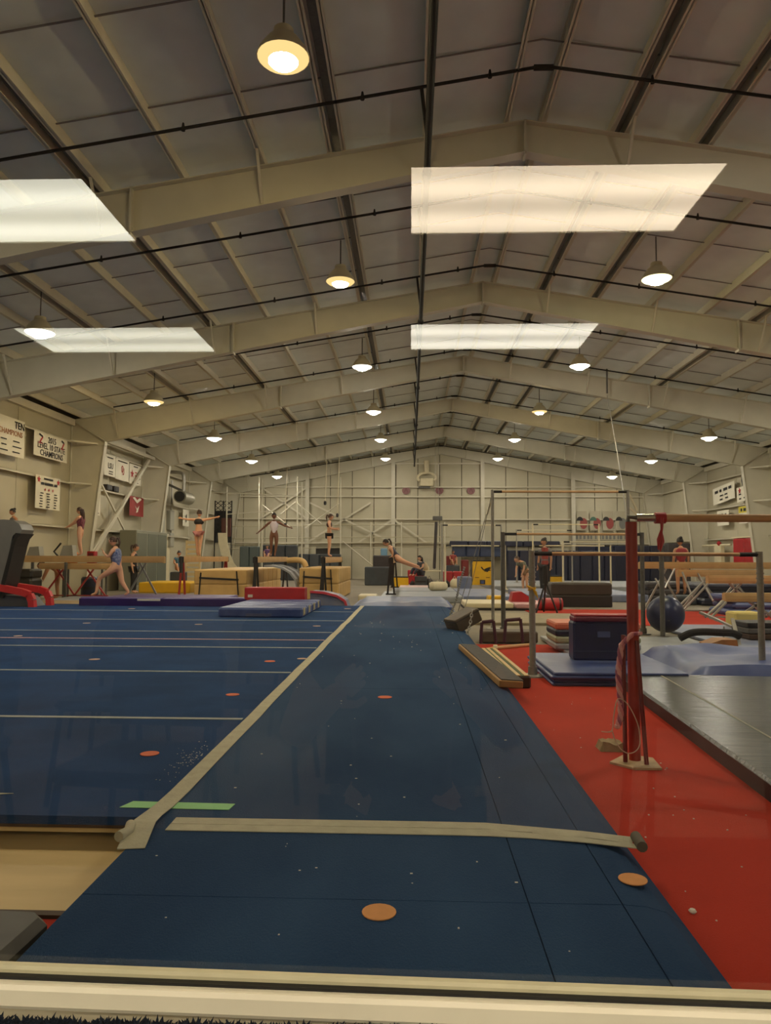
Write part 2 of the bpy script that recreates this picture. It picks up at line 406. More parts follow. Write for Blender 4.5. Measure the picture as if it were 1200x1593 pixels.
def troffer(x0, y0, col, nm, label):
    t = thing('ceiling_light', label, 'light', (x0, y0, LZ), group='lobby ceiling lights mirrored in the glass')
    MB().box(-0.02, 1.215, -0.605, -0.585, -0.012, 0).box(-0.02, 1.215, 0.0, 0.02, -0.012, 0).box(-0.02, 0.0, -0.585, 0, -0.012, 0).box(1.195, 1.215, -0.585, 0, -0.012, 0).build('frame', white_steel, t)
    MB().box(0, 1.195, -0.585, 0.0, -0.006, -0.002).build('diffuser', emit('light_panel_'+nm, col, PANEL_POWER, True), t)
troffer(0.0, -1.28, (1.0, 0.82, 0.58), 'warm', 'warm glowing ceiling light panel mirrored in the glass, the largest')
troffer(0.0, -3.19, (0.92, 0.86, 0.70), 'pale', 'pale ceiling light panel mirrored in the glass beside the sprinkler main')
troffer(-2.5, -1.33, (0.90, 0.87, 0.70), 'side', 'large pale ceiling light panel mirrored in the glass, cut by the frame')
troffer(2.55, -1.3, (0.92, 0.86, 0.70), 'pale', 'added pale lobby ceiling light panel above the tall stool, out of view')  # added panel, outside the mirrored view, put in to brighten the sill
troffer(2.55, -3.2, (0.92, 0.86, 0.70), 'pale', 'added pale lobby ceiling light panel in the lobby back corner, out of view')  # second added panel, unseen as well, gives the sill more light
troffer(-2.62, -3.22, (0.72, 0.70, 0.56), 'far', 'dimmest ceiling light panel mirrored in the glass beside a lamp')

# -- high-bay lamps
lamp_out = mat('lamp_housing_enamel', (196, 186, 156), 0.45, var=0.05)
lamp_in = mat('lamp_reflector', (250, 236, 200), 0.4)
WARM, WHITE, GREENISH = (1.0, 0.76, 0.38), (1.0, 0.91, 0.77), (1.0, 0.90, 0.50)
LAMPS = []
hb_meshes = {}
def hb_mesh(kind, col):
    if kind in hb_meshes: return hb_meshes[kind]
    dome = MB().lathe([(0.265, 0.0), (0.25, 0.05), (0.21, 0.11), (0.16, 0.18), (0.11, 0.22), (0.1, 0.29), (0.001, 0.3)], 24, cap=False).mesh('housing', lamp_out)
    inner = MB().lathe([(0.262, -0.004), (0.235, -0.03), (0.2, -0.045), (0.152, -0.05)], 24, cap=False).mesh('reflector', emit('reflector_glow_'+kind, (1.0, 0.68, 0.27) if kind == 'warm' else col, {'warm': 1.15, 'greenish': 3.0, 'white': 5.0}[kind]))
    lens = MB().lathe([(0.02, -0.105), (0.075, -0.1), (0.125, -0.08), (0.152, -0.05), (0.152, 0.02)], 16).mesh('lens', emit('lamp_glow_'+kind, col, LAMP_POWER))
    rim = MB().tube([(0.265*math.cos(a*math.pi/12), 0.265*math.sin(a*math.pi/12), 0) for a in range(24)], 0.008, 5, closed=True).mesh('rim', lamp_out)
    hb_meshes[kind] = (dome, inner, lens, rim); return hb_meshes[kind]
ROWX = [-6.88, -1.3, 4.44, 10.2]
KIND = {(1,0):'warm', (1,1):'warm', (2,1):'greenish', (0,2):'warm', (2,3):'warm'}
ROWN = ['in the row by the banner wall', 'in the row beside the sprinkler main', 'in the row past the ridge', 'in the row by the far side wall']
for i, x in enumerate(ROWX):
    for j in range(6):
        y = 7.15 + 6.1*j; z = zr(x) - 0.46 - 0.155
        z = 6.25 if i in (1, 2) else 5.33
        k = KIND.get((i, j), 'white')
        d, n_, l, rm = hb_mesh(k, {'warm': WARM, 'white': WHITE, 'greenish': GREENISH}[k])
        t = thing('high_bay_lamp', '%s glowing dome lamp %s, %s from the window' % (k, ROWN[i], ORD[j]), 'lamp', (x, y, z), group='high bay lamps under the roof')
        link('housing', d, t); link('reflector', n_, t); link('lens', l, t); link('rim', rm, t)
        MB().tube([(0, 0, 0.29), (0, 0, zr(x)+0.13-z)], 0.012, 6).build('stem', dark_steel, t)
# ------------------------------------------------------------------ floor coverings
ZB = 0.13                                 # top of the sprung floor
blue_carpet = mat('blue_floor_carpet', (26, 60, 106), 0.95, var=0.14, vscale=2.2, bump=0.35, bscale=220, spec=0.2)
blue_strip = mat('blue_strip_carpet', (24, 55, 94), 0.95, rgb2=(46, 76, 112), vscale=1.3, bump=0.35, bscale=220, spec=0.2, stretch=(1, 0.45, 1))
red_carpet = mat('red_carpet', (178, 56, 40), 0.95, var=0.09, vscale=1.6, bump=0.3, bscale=200, spec=0.15)
tape_mat = mat('pale_velcro_tape', (176, 172, 152), 0.85, var=0.08, vscale=14, bump=0.2)
tape_thin = mat('pale_blue_seam_tape', (150, 158, 160), 0.85, var=0.1, vscale=14)
tape_pink = mat('faded_pink_seam_tape', (186, 150, 150), 0.85, var=0.1, vscale=14)
wood = mat('tan_plywood', (214, 188, 136), 0.6, var=0.08, vscale=1.5, stretch=(1, 6, 1))
dark_wood = mat('dark_wood', (72, 52, 36), 0.7, var=0.15, vscale=3)

sf = thing('spring_floor', 'wide blue carpeted sprung floor crossed by pale tape lines', 'gym floor', (0, 0, 0))
SX0, SX1, SY0, SY1 = -9.7, -1.045, 3.07, 16.35
lines = [(0, 1111, 385, 1119, 0.05), (0, 1042, 452, 1046.5, 0.05), (0, 1001.5, 477, 1008, 0.05), (0, 988, 502, 996, 0.05), (0, 977.5, 510, 984, 0.05), (0, 960, 530, 966, 0.05), (100, 947, 545, 952, 0.05)]
ys = [on(l[2], l[3], ZB).y for l in lines]
cuts = [SY0] + ys + [SY1]
for a, b in zip(cuts[:-1], cuts[1:]):
    MB().box(SX0, SX1, a+0.003, b-0.003, 0.095, ZB).build('carpet_panel', blue_carpet, sf)
MB().box(SX0+0.05, SX1-0.02, SY0+0.16, SY1-0.1, 0.004, 0.094).build('spring_deck', dark_wood, sf)
MB().box(SX0+0.02, SX1-0.02, SY0+0.03, SY0+0.1, 0.055, 0.075).build('deck_board', wood, sf)
MB().box(SX0+0.02, SX1-0.02, SY0+0.01, SY0+0.15, 0.08, 0.094).build('deck_board', dark_wood, sf)
for i, l in enumerate(lines):
    t = MB().box(SX0, SX1-0.06, ys[i]-l[4]/2, ys[i]+l[4]/2, ZB, ZB+0.003).build('floor_tape', tape_pink if i == 3 else tape_thin)
    tag(t, ['pale floor tape line, the nearest one crossing the blue floor', 'pale floor tape line, second from the window across the blue floor', 'pale floor tape line just before the pink one', 'faded pink floor tape line across the blue floor', 'pale floor tape line just beyond the pink one', 'pale floor tape line, second beyond the pink one', 'pale floor tape line closest to the purple mat'][i], 'tape', 'tape lines across the blue floor')

st = thing('tumbling_strip', 'long blue carpeted tumbling strip running down the hall from the window', 'gym floor', (0, 0, 0))
TY0, TY1 = 1.5, 16.35
def strip_panel(xs, y0, y1):
    poly = [(x, y0, z) for x, z in xs] + [(x, y0, max(0.005, z-0.06)) for x, z in reversed(xs)]
    return MB().prism(poly, (0, y1-y0, 0))
tc_ = [TY0, 2.38, 6.1, 10.9, TY1]
for k, (a, b) in enumerate(zip(tc_[:-1], tc_[1:])):
    strip_panel([(-1.04, ZB), (0.367, ZB)], a+0.002, b-0.002).build('carpet_panel', blue_strip, st)
    strip_panel([(0.371, ZB), (0.657, ZB)], a+0.002, b-0.002).build('carpet_panel', blue_strip, st)
    strip_panel([(0.661, ZB), (0.73, ZB-0.004), (0.79, ZB-0.02), (0.85, ZB-0.06), (0.885, 0.02)], a+0.002, b-0.002).build('carpet_panel', blue_strip, st)
MB().box(-1.0, 0.65, TY0, TY1, 0.004, 0.069).build('deck', dark_wood, st)

# the long loose tape over the joint
def ribbon(pts, wd, z=0.004, th=0.003):
    """ribbon along (x, y, lift) points lying at the sprung level"""
    g = MB(); top = []; n = len(pts)
    for i, p in enumerate(pts):
        a = pts[max(0, i-1)]; b = pts[min(n-1, i+1)]; d = Vector((b[0]-a[0], b[1]-a[1], 0)).normalized(); s = Vector((-d.y, d.x, 0))
        w_ = wd[i] if isinstance(wd, list) else wd
        c = Vector((p[0], p[1], ZB + z + p[2])); top += [c - s*(w_/2), c + s*(w_/2)]
    g.v = [tuple(q) for q in top] + [(q.x, q.y, q.z-th) for q in top]; m = 2*n
    for i in range(n-1):
        a = 2*i; g.f += [(a, a+1, a+3, a+2), (m+a, m+a+2, m+a+3, m+a+1), (a, a+2, m+a+2, m+a), (a+1, m+a+1, m+a+3, a+3)]
    g.f += [(0, m, m+1, 1), (2*n-2, 2*n-1, m+2*n-1, m+2*n-2)]
    return g
rr = random.Random(11)
pts = [(-1.02, 2.74, 0.0), (-1.035, 2.84, 0.012), (-1.05, 2.95, 0.022), (-1.055, 3.06, 0.012), (-1.05, 3.2, 0.004), (-1.047, 3.4, 0.002)]
pts += [(-1.047 + rr.uniform(-0.006, 0.006), 3.4 + 0.52*k, 0.002) for k in range(1, 25)] + [(-1.05, 16.28, 0.0)]
lt = thing('floor_tape', 'long pale canvas tape running down the joint beside the tumbling strip', 'tape')
ribbon(pts, [0.1, 0.1, 0.095] + [0.085]*(len(pts)-3)).build('strip', tape_mat, lt)
e = on(219, 1300, ZB)
MB().tube([(-1.09, 2.80, ZB+0.022), (-1.075, 2.86, ZB+0.02), (-1.09, 2.92, ZB+0.024)], 0.02, 10).build('curled_end', tape_mat, lt)
ct = thing('floor_tape', 'pale double tape across the tumbling strip with a curled end', 'tape')
L = on(268, 1280, ZB); R = on(985, 1311, ZB)
cp = [(L.x + (R.x-L.x)*k/10, 2.995 - 0.62*max(0, k/10-0.68)**1.3, 0.0 if k < 9 else 0.004) for k in range(11)]
ribbon([(x, y+0.036, z) for x, y, z in cp], 0.07).build('strip', tape_mat, ct)
ribbon([(x, y-0.036, z) for x, y, z in cp[:-3]] + [(x, y-0.02, z) for x, y, z in cp[-3:]], [0.066]*8+[0.06, 0.05, 0.04]).build('strip', tape_mat, ct)
MB().tube([(cp[-1][0]+0.01, cp[-1][1]-0.05, ZB+0.016), (cp[-1][0]+0.015, cp[-1][1]+0.05, ZB+0.018)], 0.02, 10).build('curled_end', mat('tape_backing', (92, 84, 72), 0.8), ct)
gt = MB(); a = on(190, 1253, ZB); b = on(360, 1255, ZB)
gt.prism([(a.x, a.y-0.03, ZB+0.001), (b.x, b.y-0.045, ZB+0.001), (b.x+0.01, b.y+0.03, ZB+0.001), (a.x+0.03, a.y+0.05, ZB+0.001)], (0, 0, 0.002))
tag(gt.build('floor_tape', mat('mint_green_tape', (128, 196, 130), 0.6, var=0.04)), 'short mint green tape under the long pale tape', 'tape')
pp = MB(); a = on(0, 1238, ZB); pp.prism([(a.x-0.3, a.y-0.05, ZB+0.001), (a.x+0.045, a.y+0.03, ZB+0.001), (a.x-0.3, a.y+0.04, ZB+0.001)], (0, 0, 0.002))
tag(pp.build('floor_tape', tape_mat), 'torn pale tape scrap near the open edge of the blue floor', 'tape')

# velcro dots
dot_o = mat('orange_velcro_dot', (212, 148, 92), 0.9, var=0.08, vscale=18); dot_p = mat('faded_velcro_dot', (186, 158, 146), 0.9, var=0.1); dot_r = mat('salmon_velcro_dot', (206, 110, 80), 0.9, var=0.1)
DOTS = [(590, 1420, 0.052, dot_o, 'orange velcro dot at the near end of the tumbling strip'), (985, 1369, 0.047, dot_o, 'orange velcro dot by the red carpet edge'),
        (599, 1085, 0.055, dot_r, 'salmon dot alone in the middle of the tumbling strip'), (233, 1173, 0.05, dot_r, 'salmon dot between the green tape and the nearest tape line'),
        (362, 1081, 0.052, dot_r, 'salmon dot between the first and second tape lines'), (420, 1029, 0.055, dot_r, 'small salmon dot just past the second tape line, near the long tape'),
        (147, 1026, 0.055, dot_p, 'faded dot just past the second tape line'), (470, 1025, 0.05, dot_p, 'faded dot touching the long tape past the second tape line'),
        (135, 969.5, 0.06, dot_p, 'faded dot before the purple mat near the treadmill'), (309, 971.5, 0.06, dot_p, 'faded dot in front of the blue mat'), (493, 974, 0.06, dot_p, 'faded dot at the side of the blue mat'),
        (28, 989.5, 0.055, dot_p, 'faded dot on the pink tape line'), (205, 947, 0.07, dot_p, 'faded dot at the foot of the purple mat'), (541, 947, 0.07, dot_p, 'faded dot near the far end of the long tape')]
for x, y, r, m_, lb in DOTS:
    p = on(x, y, ZB); tag(MB().lathe([(r, 0.001), (r, 0.004)], 20, (p.x, p.y, ZB)).build('velcro_dot', m_), lb, 'dot', 'velcro dots on the blue floor')
# chalk crumbs and scuffs on the floors
chalk = mat('chalk', (214, 206, 196), 0.9)
cr = MB(); rr = random.Random(5)
for i in range(70):
    x = rr.uniform(-0.95, 0.6); y = 2.1 + rr.random()**1.6*11; r = rr.uniform(0.0012, 0.0026)*(1+y/8)
    cr.box(x-r, x+r*rr.uniform(0.5, 2.5), y-r, y+r, ZB, ZB+r*0.6)
for i in range(36):
    x = rr.uniform(0.95, 1.75); y = rr.uniform(2.3, 6.5); r = rr.uniform(0.0012, 0.0035)
    cr.box(x-r, x+r, y-r, y+r, 0.012, 0.012+r)
for i in range(80):
    x = -1.12 - abs(rr.gauss(0, 0.07)); y = rr.gauss(3.95, 0.18); r = rr.uniform(0.0012, 0.003)
    cr.box(x-r, x+r, y-r, y+r, ZB, ZB+r*0.6)
co = cr.build('chalk_crumbs', chalk); co['kind'] = 'stuff'; co['label'] = 'white chalk crumbs scattered over the floors'; co['category'] = 'crumbs'
sc = mat('chalk_smear', (120, 124, 146), 0.95, var=0.25, vscale=16)
pb = MB(); p = on(1078, 1420, 0.012); pb.rbox(p.x-0.012, p.x+0.012, p.y-0.012, p.y+0.012, 0.012, 0.024, 0.006)
tag(pb.build('paper_scrap', chalk), 'crumpled white scrap on the red carpet', 'scrap')

rc = tag(MB().box(0.6, 9.5, YW+0.12, 10.3, 0.001, 0.012).build('red_carpet', red_carpet), 'bright red carpet beside the tumbling strip', 'carpet')
rc2 = tag(MB().box(2.6, 9.0, 13.4, 17.4, 0.001, 0.012).build('red_carpet', red_carpet), 'red carpet patch behind the blue exercise ball', 'carpet')
rc3 = tag(MB().box(-4.0, -1.06, YW+0.12, 2.46, 0.001, 0.012).build('red_carpet', red_carpet), 'dull red carpet under the black padded block', 'carpet')
tb = thing('wooden_platform', 'tan wooden platform at the open edge of the sprung floor', 'platform')
MB().box(-4.0, -1.06, 2.5, 3.2, 0.002, 0.02).build('board', wood, tb); MB().box(-4.0, -1.06, 2.465, 2.498, 0.002, 0.022).build('edge_strip', dark_wood, tb)
bp = thing('padded_block', 'worn black padded block cut by the frame beside the sill', 'pad')
c = on(70, 1450, 0.14)
blk = mat('black_vinyl', (38, 36, 32), 0.45, var=0.2, vscale=8, bump=0.2, bscale=12)
M = rotz(-0.05, (-1.07, 2.14, 0))
MB().rbox(-0.6, 0.0, -0.27, 0.1, 0.07, 0.145, 0.03, M).build('cushion', mat('grey_black_vinyl', (66, 62, 54), 0.5, var=0.2, vscale=8), bp)
MB().rbox(-0.59, -0.01, -0.26, 0.09, 0.014, 0.07, 0.02, M).build('base', blk, bp)

# ------------------------------------------------------------------ mats
navy = mat('navy_vinyl', (24, 30, 54), 0.4, var=0.15, vscale=4, bump=0.15, bscale=6)
blue_v = mat('blue_vinyl', (46, 66, 128), 0.4, var=0.22, vscale=3, bump=0.25, bscale=5, rgb2=(84, 100, 150))
pale_blue = mat('pale_blue_vinyl', (96, 110, 146), 0.45, var=0.2, vscale=2.5, bump=0.25, bscale=5, rgb2=(132, 136, 156))
purple = mat('purple_vinyl', (62, 40, 110), 0.4, var=0.15, vscale=3, bump=0.15, bscale=5, rgb2=(88, 66, 130))
purple_side = mat('deep_purple_vinyl', (44, 22, 88), 0.4, var=0.15, vscale=4)
tan_v = mat('tan_vinyl', (206, 170, 108), 0.5, var=0.1, vscale=3, bump=0.2, bscale=6)
red_v = mat('red_vinyl', (170, 30, 38), 0.45, var=0.12, vscale=4)
grey_v = mat('slate_grey_vinyl', (58, 62, 62), 0.27, var=0.14, vscale=2.2, bump=0.35, bscale=3.5, stretch=(0.6, 5, 1))
grey_side = mat('charcoal_vinyl', (52, 48, 50), 0.5, var=0.2, vscale=5)
cream_v = mat('cream_vinyl', (216, 204, 170), 0.5, var=0.06)
yellow_v = mat('yellow_vinyl', (226, 176, 20), 0.45, var=0.05)
brown_v = mat('dark_brown_vinyl', (56, 46, 38), 0.5, var=0.2, vscale=5)
pale_grey = mat('pale_grey_vinyl', (146, 150, 156), 0.45, var=0.12, vscale=3, bump=0.2, bscale=4)
label_w = mat('white_label', (206, 200, 190), 0.7); velcro = mat('beige_velcro', (190, 176, 140), 0.9)

def gym_mat(label, x0, x1, y0, y1, z0, z1, m, side=None, n=1, axis='y', rz=0.0, name='gym_mat', cat='mat', extra=None, group=None):
    cx, cy = (x0+x1)/2, (y0+y1)/2
    t = thing(name, label, cat, (cx, cy, z0), rz, group)
    hx, hy, h = (x1-x0)/2, (y1-y0)/2, z1-z0
    for k in range(n):
        if axis == 'y': b = (-hx, hx, -hy + 2*hy*k/n, -hy + 2*hy*(k+1)/n)
        else: b = (-hx + 2*hx*k/n, -hx + 2*hx*(k+1)/n, -hy, hy)
        MB().rbox(b[0], b[1], b[2]+0.002, b[3]-0.002, 0.0 if side is None else 0.012, h, min(0.03, h*0.2)).build('panel', m, t)
    if side is not None: MB().box(-hx+0.004, hx-0.004, -hy-0.003, hy-0.004, 0.0, h*0.86).build('side_band', side, t)
    return t
# big black landing mat by the window
gm_ = gym_mat('dark grey landing mat lying on the red carpet', 1.93, 6.6, 2.4, 6.95, 0.012, 0.115, grey_v, None, 1, name='landing_mat')
gm_.rotation_euler.z = -0.057; gm_.location = (4.16, 4.72, 0.012)
MB().box(-2.34, 2.34, -2.285, 2.28, 0.0, 0.085).build('side_band', grey_side, gm_)
MB().box(-1.97, -1.955, -2.27, 2.27, 0.101, 0.106).build('seam', mat('pale_piping', (150, 146, 130), 0.6), gm_)
# stack of folded blue mats + the wide crumpled one
fm = thing('folded_mat', 'folded blue panel mat stack lying on the red carpet', 'mat', (1.94, 7.55, 0.012))
for k, (dx, dy) in enumerate(((0, 0), (0.02, 0.02), (-0.01, -0.02), (0.02, 0.01))):
    MB().rbox(-0.62+dx, 0.62+dx, -0.55+dy, 0.9+dy, 0.002+k*0.031, 0.03+k*0.031, 0.01).build('panel', blue_v, fm)
def crumple(x0, x1, y0, y1, z0, amp, seed, nu=26, nv=14, edge=0.05, nodes=None):
    r = random.Random(seed); ws = [(r.uniform(1, 9), r.uniform(1, 7), r.uniform(0, 6), r.uniform(0.3, 1)) for _ in range(6)]
    def fn(u, v):
        h = sum(math.sin(a*u*3+ph)*math.cos(b*v*2.2+ph*2)*k for a, b, ph, k in ws)/3
        e = min(1.0, min(u, 1-u, v, 1-v)/0.08)
        return (x0+(x1-x0)*u, y0+(y1-y0)*v, z0*e + amp*(0.5+0.5*h)*e)
    return MB().grid(fn, nu, nv)
cm = thing('crumpled_mat', 'wide blue vinyl mat crumpled over the floor beyond the dark grey mat', 'mat', (0, 0, 0.002))
crumple(2.58, 5.6, 7.14, 8.9, 0.11, 0.16, 4, 40, 24).build('cover', blue_v, cm)
MB().box(2.64, 5.55, 7.2, 8.84, 0.0, 0.06).build('foam_core', navy, cm)
gym_mat('pale blue flat mat behind the crumpled blue mat', 1.9, 4.0, 9.0, 11.0, 0.013, 0.06, pale_grey)
gym_mat('blue grey flat mat around the exercise ball', 4.2, 9.0, 9.2, 13.2, 0.013, 0.05, pale_blue)
navy_bright = mat('deep_navy_vinyl', (18, 28, 78), 0.4, var=0.12)
nb = thing('mat_block', 'upright navy folded mat block with maroon top on the blue stack', 'mat', (2.02, 7.96, 0.137))
MB().rbox(-0.32, 0.32, -0.12, 0.12, 0.0, 0.4, 0.02).build('body', navy_bright, nb)
MB().rbox(-0.31, 0.31, -0.124, 0.118, 0.4, 0.45, 0.012).build('top_panel', mat('maroon_vinyl', (110, 24, 56), 0.45, var=0.1), nb)
MB().rbox(-0.3, 0.3, -0.1, 0.11, 0.452, 0.472, 0.008).build('upper_panel', red_v, nb)
MB().box(-0.07, 0.06, -0.126, -0.12, 0.24, 0.3).build('handle_patch', mat('steel_blue_patch', (70, 86, 140), 0.6), nb)
MB().box(-0.315, 0.315, -0.123, -0.12, 0.09, 0.1).build('seam', mat('navy_seam', (50, 60, 100), 0.6), nb)
sm2 = thing('folded_mat', 'salmon topped folded mat lying behind the navy block', 'mat', (2.35, 9.6, 0.061))
for k, m_ in enumerate((pale_grey, mat('sage_vinyl', (150, 158, 130), 0.5), navy, mat('salmon_vinyl', (206, 112, 84), 0.5))):
    MB().rbox(-0.55, 0.5, -0.3, 0.35, k*0.085, k*0.085+0.08, 0.02).build('panel', m_, sm2)

# purple, blue and red mats at the far end of the sprung floor
pmx = gym_mat('long purple mat with a pale label at the end of the blue floor', -7.15, -3.5, 15.8, 16.3, ZB, 0.31, purple, purple_side, 2, 'x')
MB().box(-0.55, -0.05, -0.257, -0.25, 0.11, 0.155).build('label_patch', label_w, pmx)
gym_mat('flat purple mat behind the long purple mat under the girl in a lunge', -7.0, -4.2, 16.45, 18.0, 0.01, 0.27, purple, purple_side, 2, 'x')
bm_ = gym_mat('thick blue mat with pale flaps in front of the red block', -3.39, -1.9, 13.0, 15.7, ZB, 0.3, blue_v, None, 4, 'y')
for k in range(4): MB().box(0.742, 0.75, -1.2+k*0.68, -1.0+k*0.68, 0.03, 0.16).build('velcro_flap', velcro, bm_)
MB().box(-0.25, 0.2, -1.356, -1.35, 0.02, 0.07).build('label_patch', mat('slate_label', (90, 96, 130), 0.7), bm_)
rb = thing('red_block', 'long red foam block standing behind the thick blue mat', 'block', (-2.88, 16.0, ZB))
MB().rbox(-0.68, 0.62, -0.2, 0.2, 0.0, 0.41, 0.02).build('body', red_v, rb); MB().box(-0.6, -0.5, -0.206, -0.2, 0.2, 0.26).build('label_patch', label_w, rb)
wm_ = thing('wedge_mat', 'blue wedge mat with a curved red edge beside the red block', 'mat', (-1.75, 16.9, 0.0))
prof = [(-0.5, 0.0), (-0.5, 0.42), (-0.2, 0.4), (0.1, 0.33), (0.28, 0.22), (0.36, 0.0)]
MB().prism([(x, -0.3, z) for x, z in prof], (0, 0.9, 0)).build('body', pale_blue, wm_)
g = MB()
for (a, b) in zip(prof[1:-1], prof[2:]): g.bar((a[0], -0.31, a[1]), (b[0], -0.31, b[1]), 0.08, 0.05)
g.build('red_edge', mat('pink_red_vinyl', (196, 60, 78), 0.5), wm_)
em = thing('crumpled_mat', 'pale blue crumpled mat at the far end of the tumbling strip', 'mat', (0, 0, 0.0))
crumple(-1.35, 1.0, 16.42, 19.4, 0.16, 0.06, 9, 20, 12).build('cover', pale_blue, em); MB().box(-1.3, 0.95, 16.5, 19.3, 0.0, 0.1).build('foam_core', blue_v, em)
gym_mat('cream mat corner between the red edged wedge and the crumpled mat', -1.38, -0.9, 19.5, 20.4, 0.0, 0.2, cream_v)
gym_mat('pale grey mat under the end of the near beam row', -0.8, 1.4, 19.6, 22.6, 0.0, 0.17, pale_grey)
gym_mat('pale grey mat past the tumbling strip with a pink edge', -0.6, 1.4, 22.8, 25.6, 0.0, 0.17, pale_grey)
gym_mat('faded pink mat lying beyond the grey mats', -0.4, 1.2, 25.8, 28.0, 0.0, 0.15, mat('faded_pink_vinyl', (206, 176, 172), 0.5, var=0.08))
gym_mat('grey blue mat under the crossing beams by the banner wall', -9.2, -6.0, 18.2, 20.2, 0.0, 0.1, pale_grey)
gym_mat('yellow flat mat lying by the side wall', -8.9, -7.2, 24.0, 26.0, 0.0, 0.34, yellow_v)
gym_mat('tan mat strip lying in front of the banner wall', -10.1, -7.2, 16.5, 18.1, 0.0, 0.1, mat('dusty_tan_vinyl', (150, 128, 96), 0.6, var=0.15, vscale=4, stretch=(1, 6, 1)))
gym_mat('dusty tan mat on the concrete beside the bar posts', 1.1, 4.0, 13.3, 15.6, 0.0, 0.05, mat('dusty_grey_tan', (146, 134, 108), 0.7, var=0.12))
cw = gym_mat('cream board mat on a dark base beyond the bar posts', 1.25, 2.35, 17.0, 18.6, 0.05, 0.16, cream_v); MB().box(-0.55, 1.45, -0.8, 0.8, -0.05, 0.0).build('dark_base', black_paint, cw)
gym_mat('pink board mat beside the cream one', 2.4, 3.4, 17.0, 18.6, 0.052, 0.15, mat('pale_pink_vinyl', (206, 160, 162), 0.5))
gym_mat('yellow cloth mat draped by the bar posts', 1.95, 2.35, 18.7, 19.2, 0.0, 0.24, yellow_v)
gym_mat('slate blue mat below the yellow eagle box', 1.45, 2.9, 20.5, 25.5, 0.0, 0.14, pale_blue)
gym_mat('pale blue mat stack behind the dark brown block', 3.2, 6.5, 20.5, 24.5, 0.0, 0.2, pale_blue)
gym_mat('wide grey mat in front of the navy wall pads', 3.0, 9.5, 26.5, 33.0, 0.0, 0.2, pale_grey)
db = thing('brown_block', 'long dark brown vinyl block lying on the floor by the bars', 'block', (4.2, 18.75, 0.0))
MB().rbox(-0.74, 0.74, -0.4, 0.4, 0.0, 0.28, 0.02).build('lower_block', mat('black_brown_vinyl', (32, 22, 22), 0.5), db); MB().rbox(-0.74, 0.74, -0.4, 0.4, 0.282, 0.59, 0.04).build('upper_block', brown_v, db)
rbag = thing('punch_roll', 'short red vinyl roll lying before the dark brown block', 'roll', (3.18, 17.0, 0.155))
MB().tube([(-0.27, 0, 0), (-0.25, 0, 0), (0.25, 0, 0), (0.27, 0, 0)], [0.1, 0.14, 0.14, 0.1], 14).build('body', red_v, rbag)
for x in (-0.2, 0.2): MB().tube([(x-0.02, 0, 0), (x+0.02, 0, 0)], 0.143, 14).build('strap', black_paint, rbag)
rw = thing('red_wedge', 'small red foam wedge lying on the pink board', 'block', (2.65, 18.0, 0.152)); MB().prism([(-0.25, -0.2, 0), (0.35, -0.2, 0), (0.0, -0.2, 0.24), (-0.2, -0.2, 0.22)], (0, 0.5, 0)).build('body', red_v, rw)
# ------------------------------------------------------------------ bars
wood_rail = mat('chalky_wooden_rail', (206, 164, 116), 0.6, var=0.12, vscale=6, stretch=(1, 8, 8))
red_paint = mat('chipped_red_paint', (158, 44, 30), 0.4, var=0.18, vscale=9)
brown_red = mat('dark_red_paint', (112, 26, 24), 0.45, var=0.15)
chrome = mat('chrome_sleeve', (190, 188, 184), 0.2, metal=0.9)
grip = mat('black_rubber', (26, 25, 26), 0.7)
rope_white = mat('white_cord', (206, 190, 170), 0.9); 
def bar_set(label, x0, x1, y, z, rail_m, post_m, r=0.02, pr=0.028, ends=grip, base=True, endlen=0.16, group=None, collars=False, feet=0.0):
    t = thing('uneven_bar', label, 'gym bar', (0, 0, 0), 0, group)
    MB().tube([(x0+endlen, y, z), (x1-endlen, y, z)], r, 10).build('rail', rail_m, t)
    for x, s in ((x0, 1), (x1, -1)):
        MB().tube([(x, y, feet+0.01), (x, y, z+0.03)], pr, 10).build('post', post_m, t)
        MB().tube([(x+s*0.02, y, z), (x+s*endlen, y, z)], r*1.15, 10).build('end_fitting', ends, t)
        if base: MB().lathe([(0.12, 0.0), (0.115, 0.015), (pr*1.5, 0.02), (pr*1.4, 0.1)], 14, (x, y, feet+0.001)).build('base_plate', post_m, t)
        if collars:
            for zz in (0.95, 1.0, 1.05, 1.1): MB().tube([(x, y, zz), (x, y, zz+0.012)], pr*1.25, 10).build('collar', post_m, t)
    return t
# nearest: red post set beside the landing mat
t = thing('uneven_bar', 'wooden bar rail on a tall red post rising from the red carpet', 'gym bar')
RX, RY = at(988, 1170, 4.45).x, 4.45
zt = at(987, 812, RY).z
MB().tube([(RX, RY, 0.02), (RX, RY, zt)], 0.034, 14).build('post', red_paint, t)
MB().tube([(RX-0.075, RY-0.07, 0.03), (RX-0.062, RY-0.02, 0.75)], 0.013, 8).build('brace', brown_red, t)
MB().tube([(RX+0.03, RY-0.12, 0.03), (RX+0.01, RY-0.04, 0.72)], 0.013, 8).build('brace', brown_red, t)
MB().prism([(RX-0.16, RY-0.05, 0.013), (RX-0.06, RY-0.17, 0.013), (RX+0.1, RY-0.17, 0.013), (RX+0.12, RY+0.05, 0.013), (RX-0.02, RY+0.13, 0.013)], (0, 0, 0.012)).build('base_plate', mat('chalky_base_plate', (186, 160, 126), 0.8, var=0.15, vscale=20), t)
zb = at(1100, 806, RY).z
MB().tube([(RX+0.17, RY, zb), (RX+2.4, RY, zb)], 0.024, 14).build('rail', wood_rail, t)
MB().tube([(RX+0.03, RY, zb), (RX+0.175, RY, zb)], 0.023, 14).build('sleeve', chrome, t)
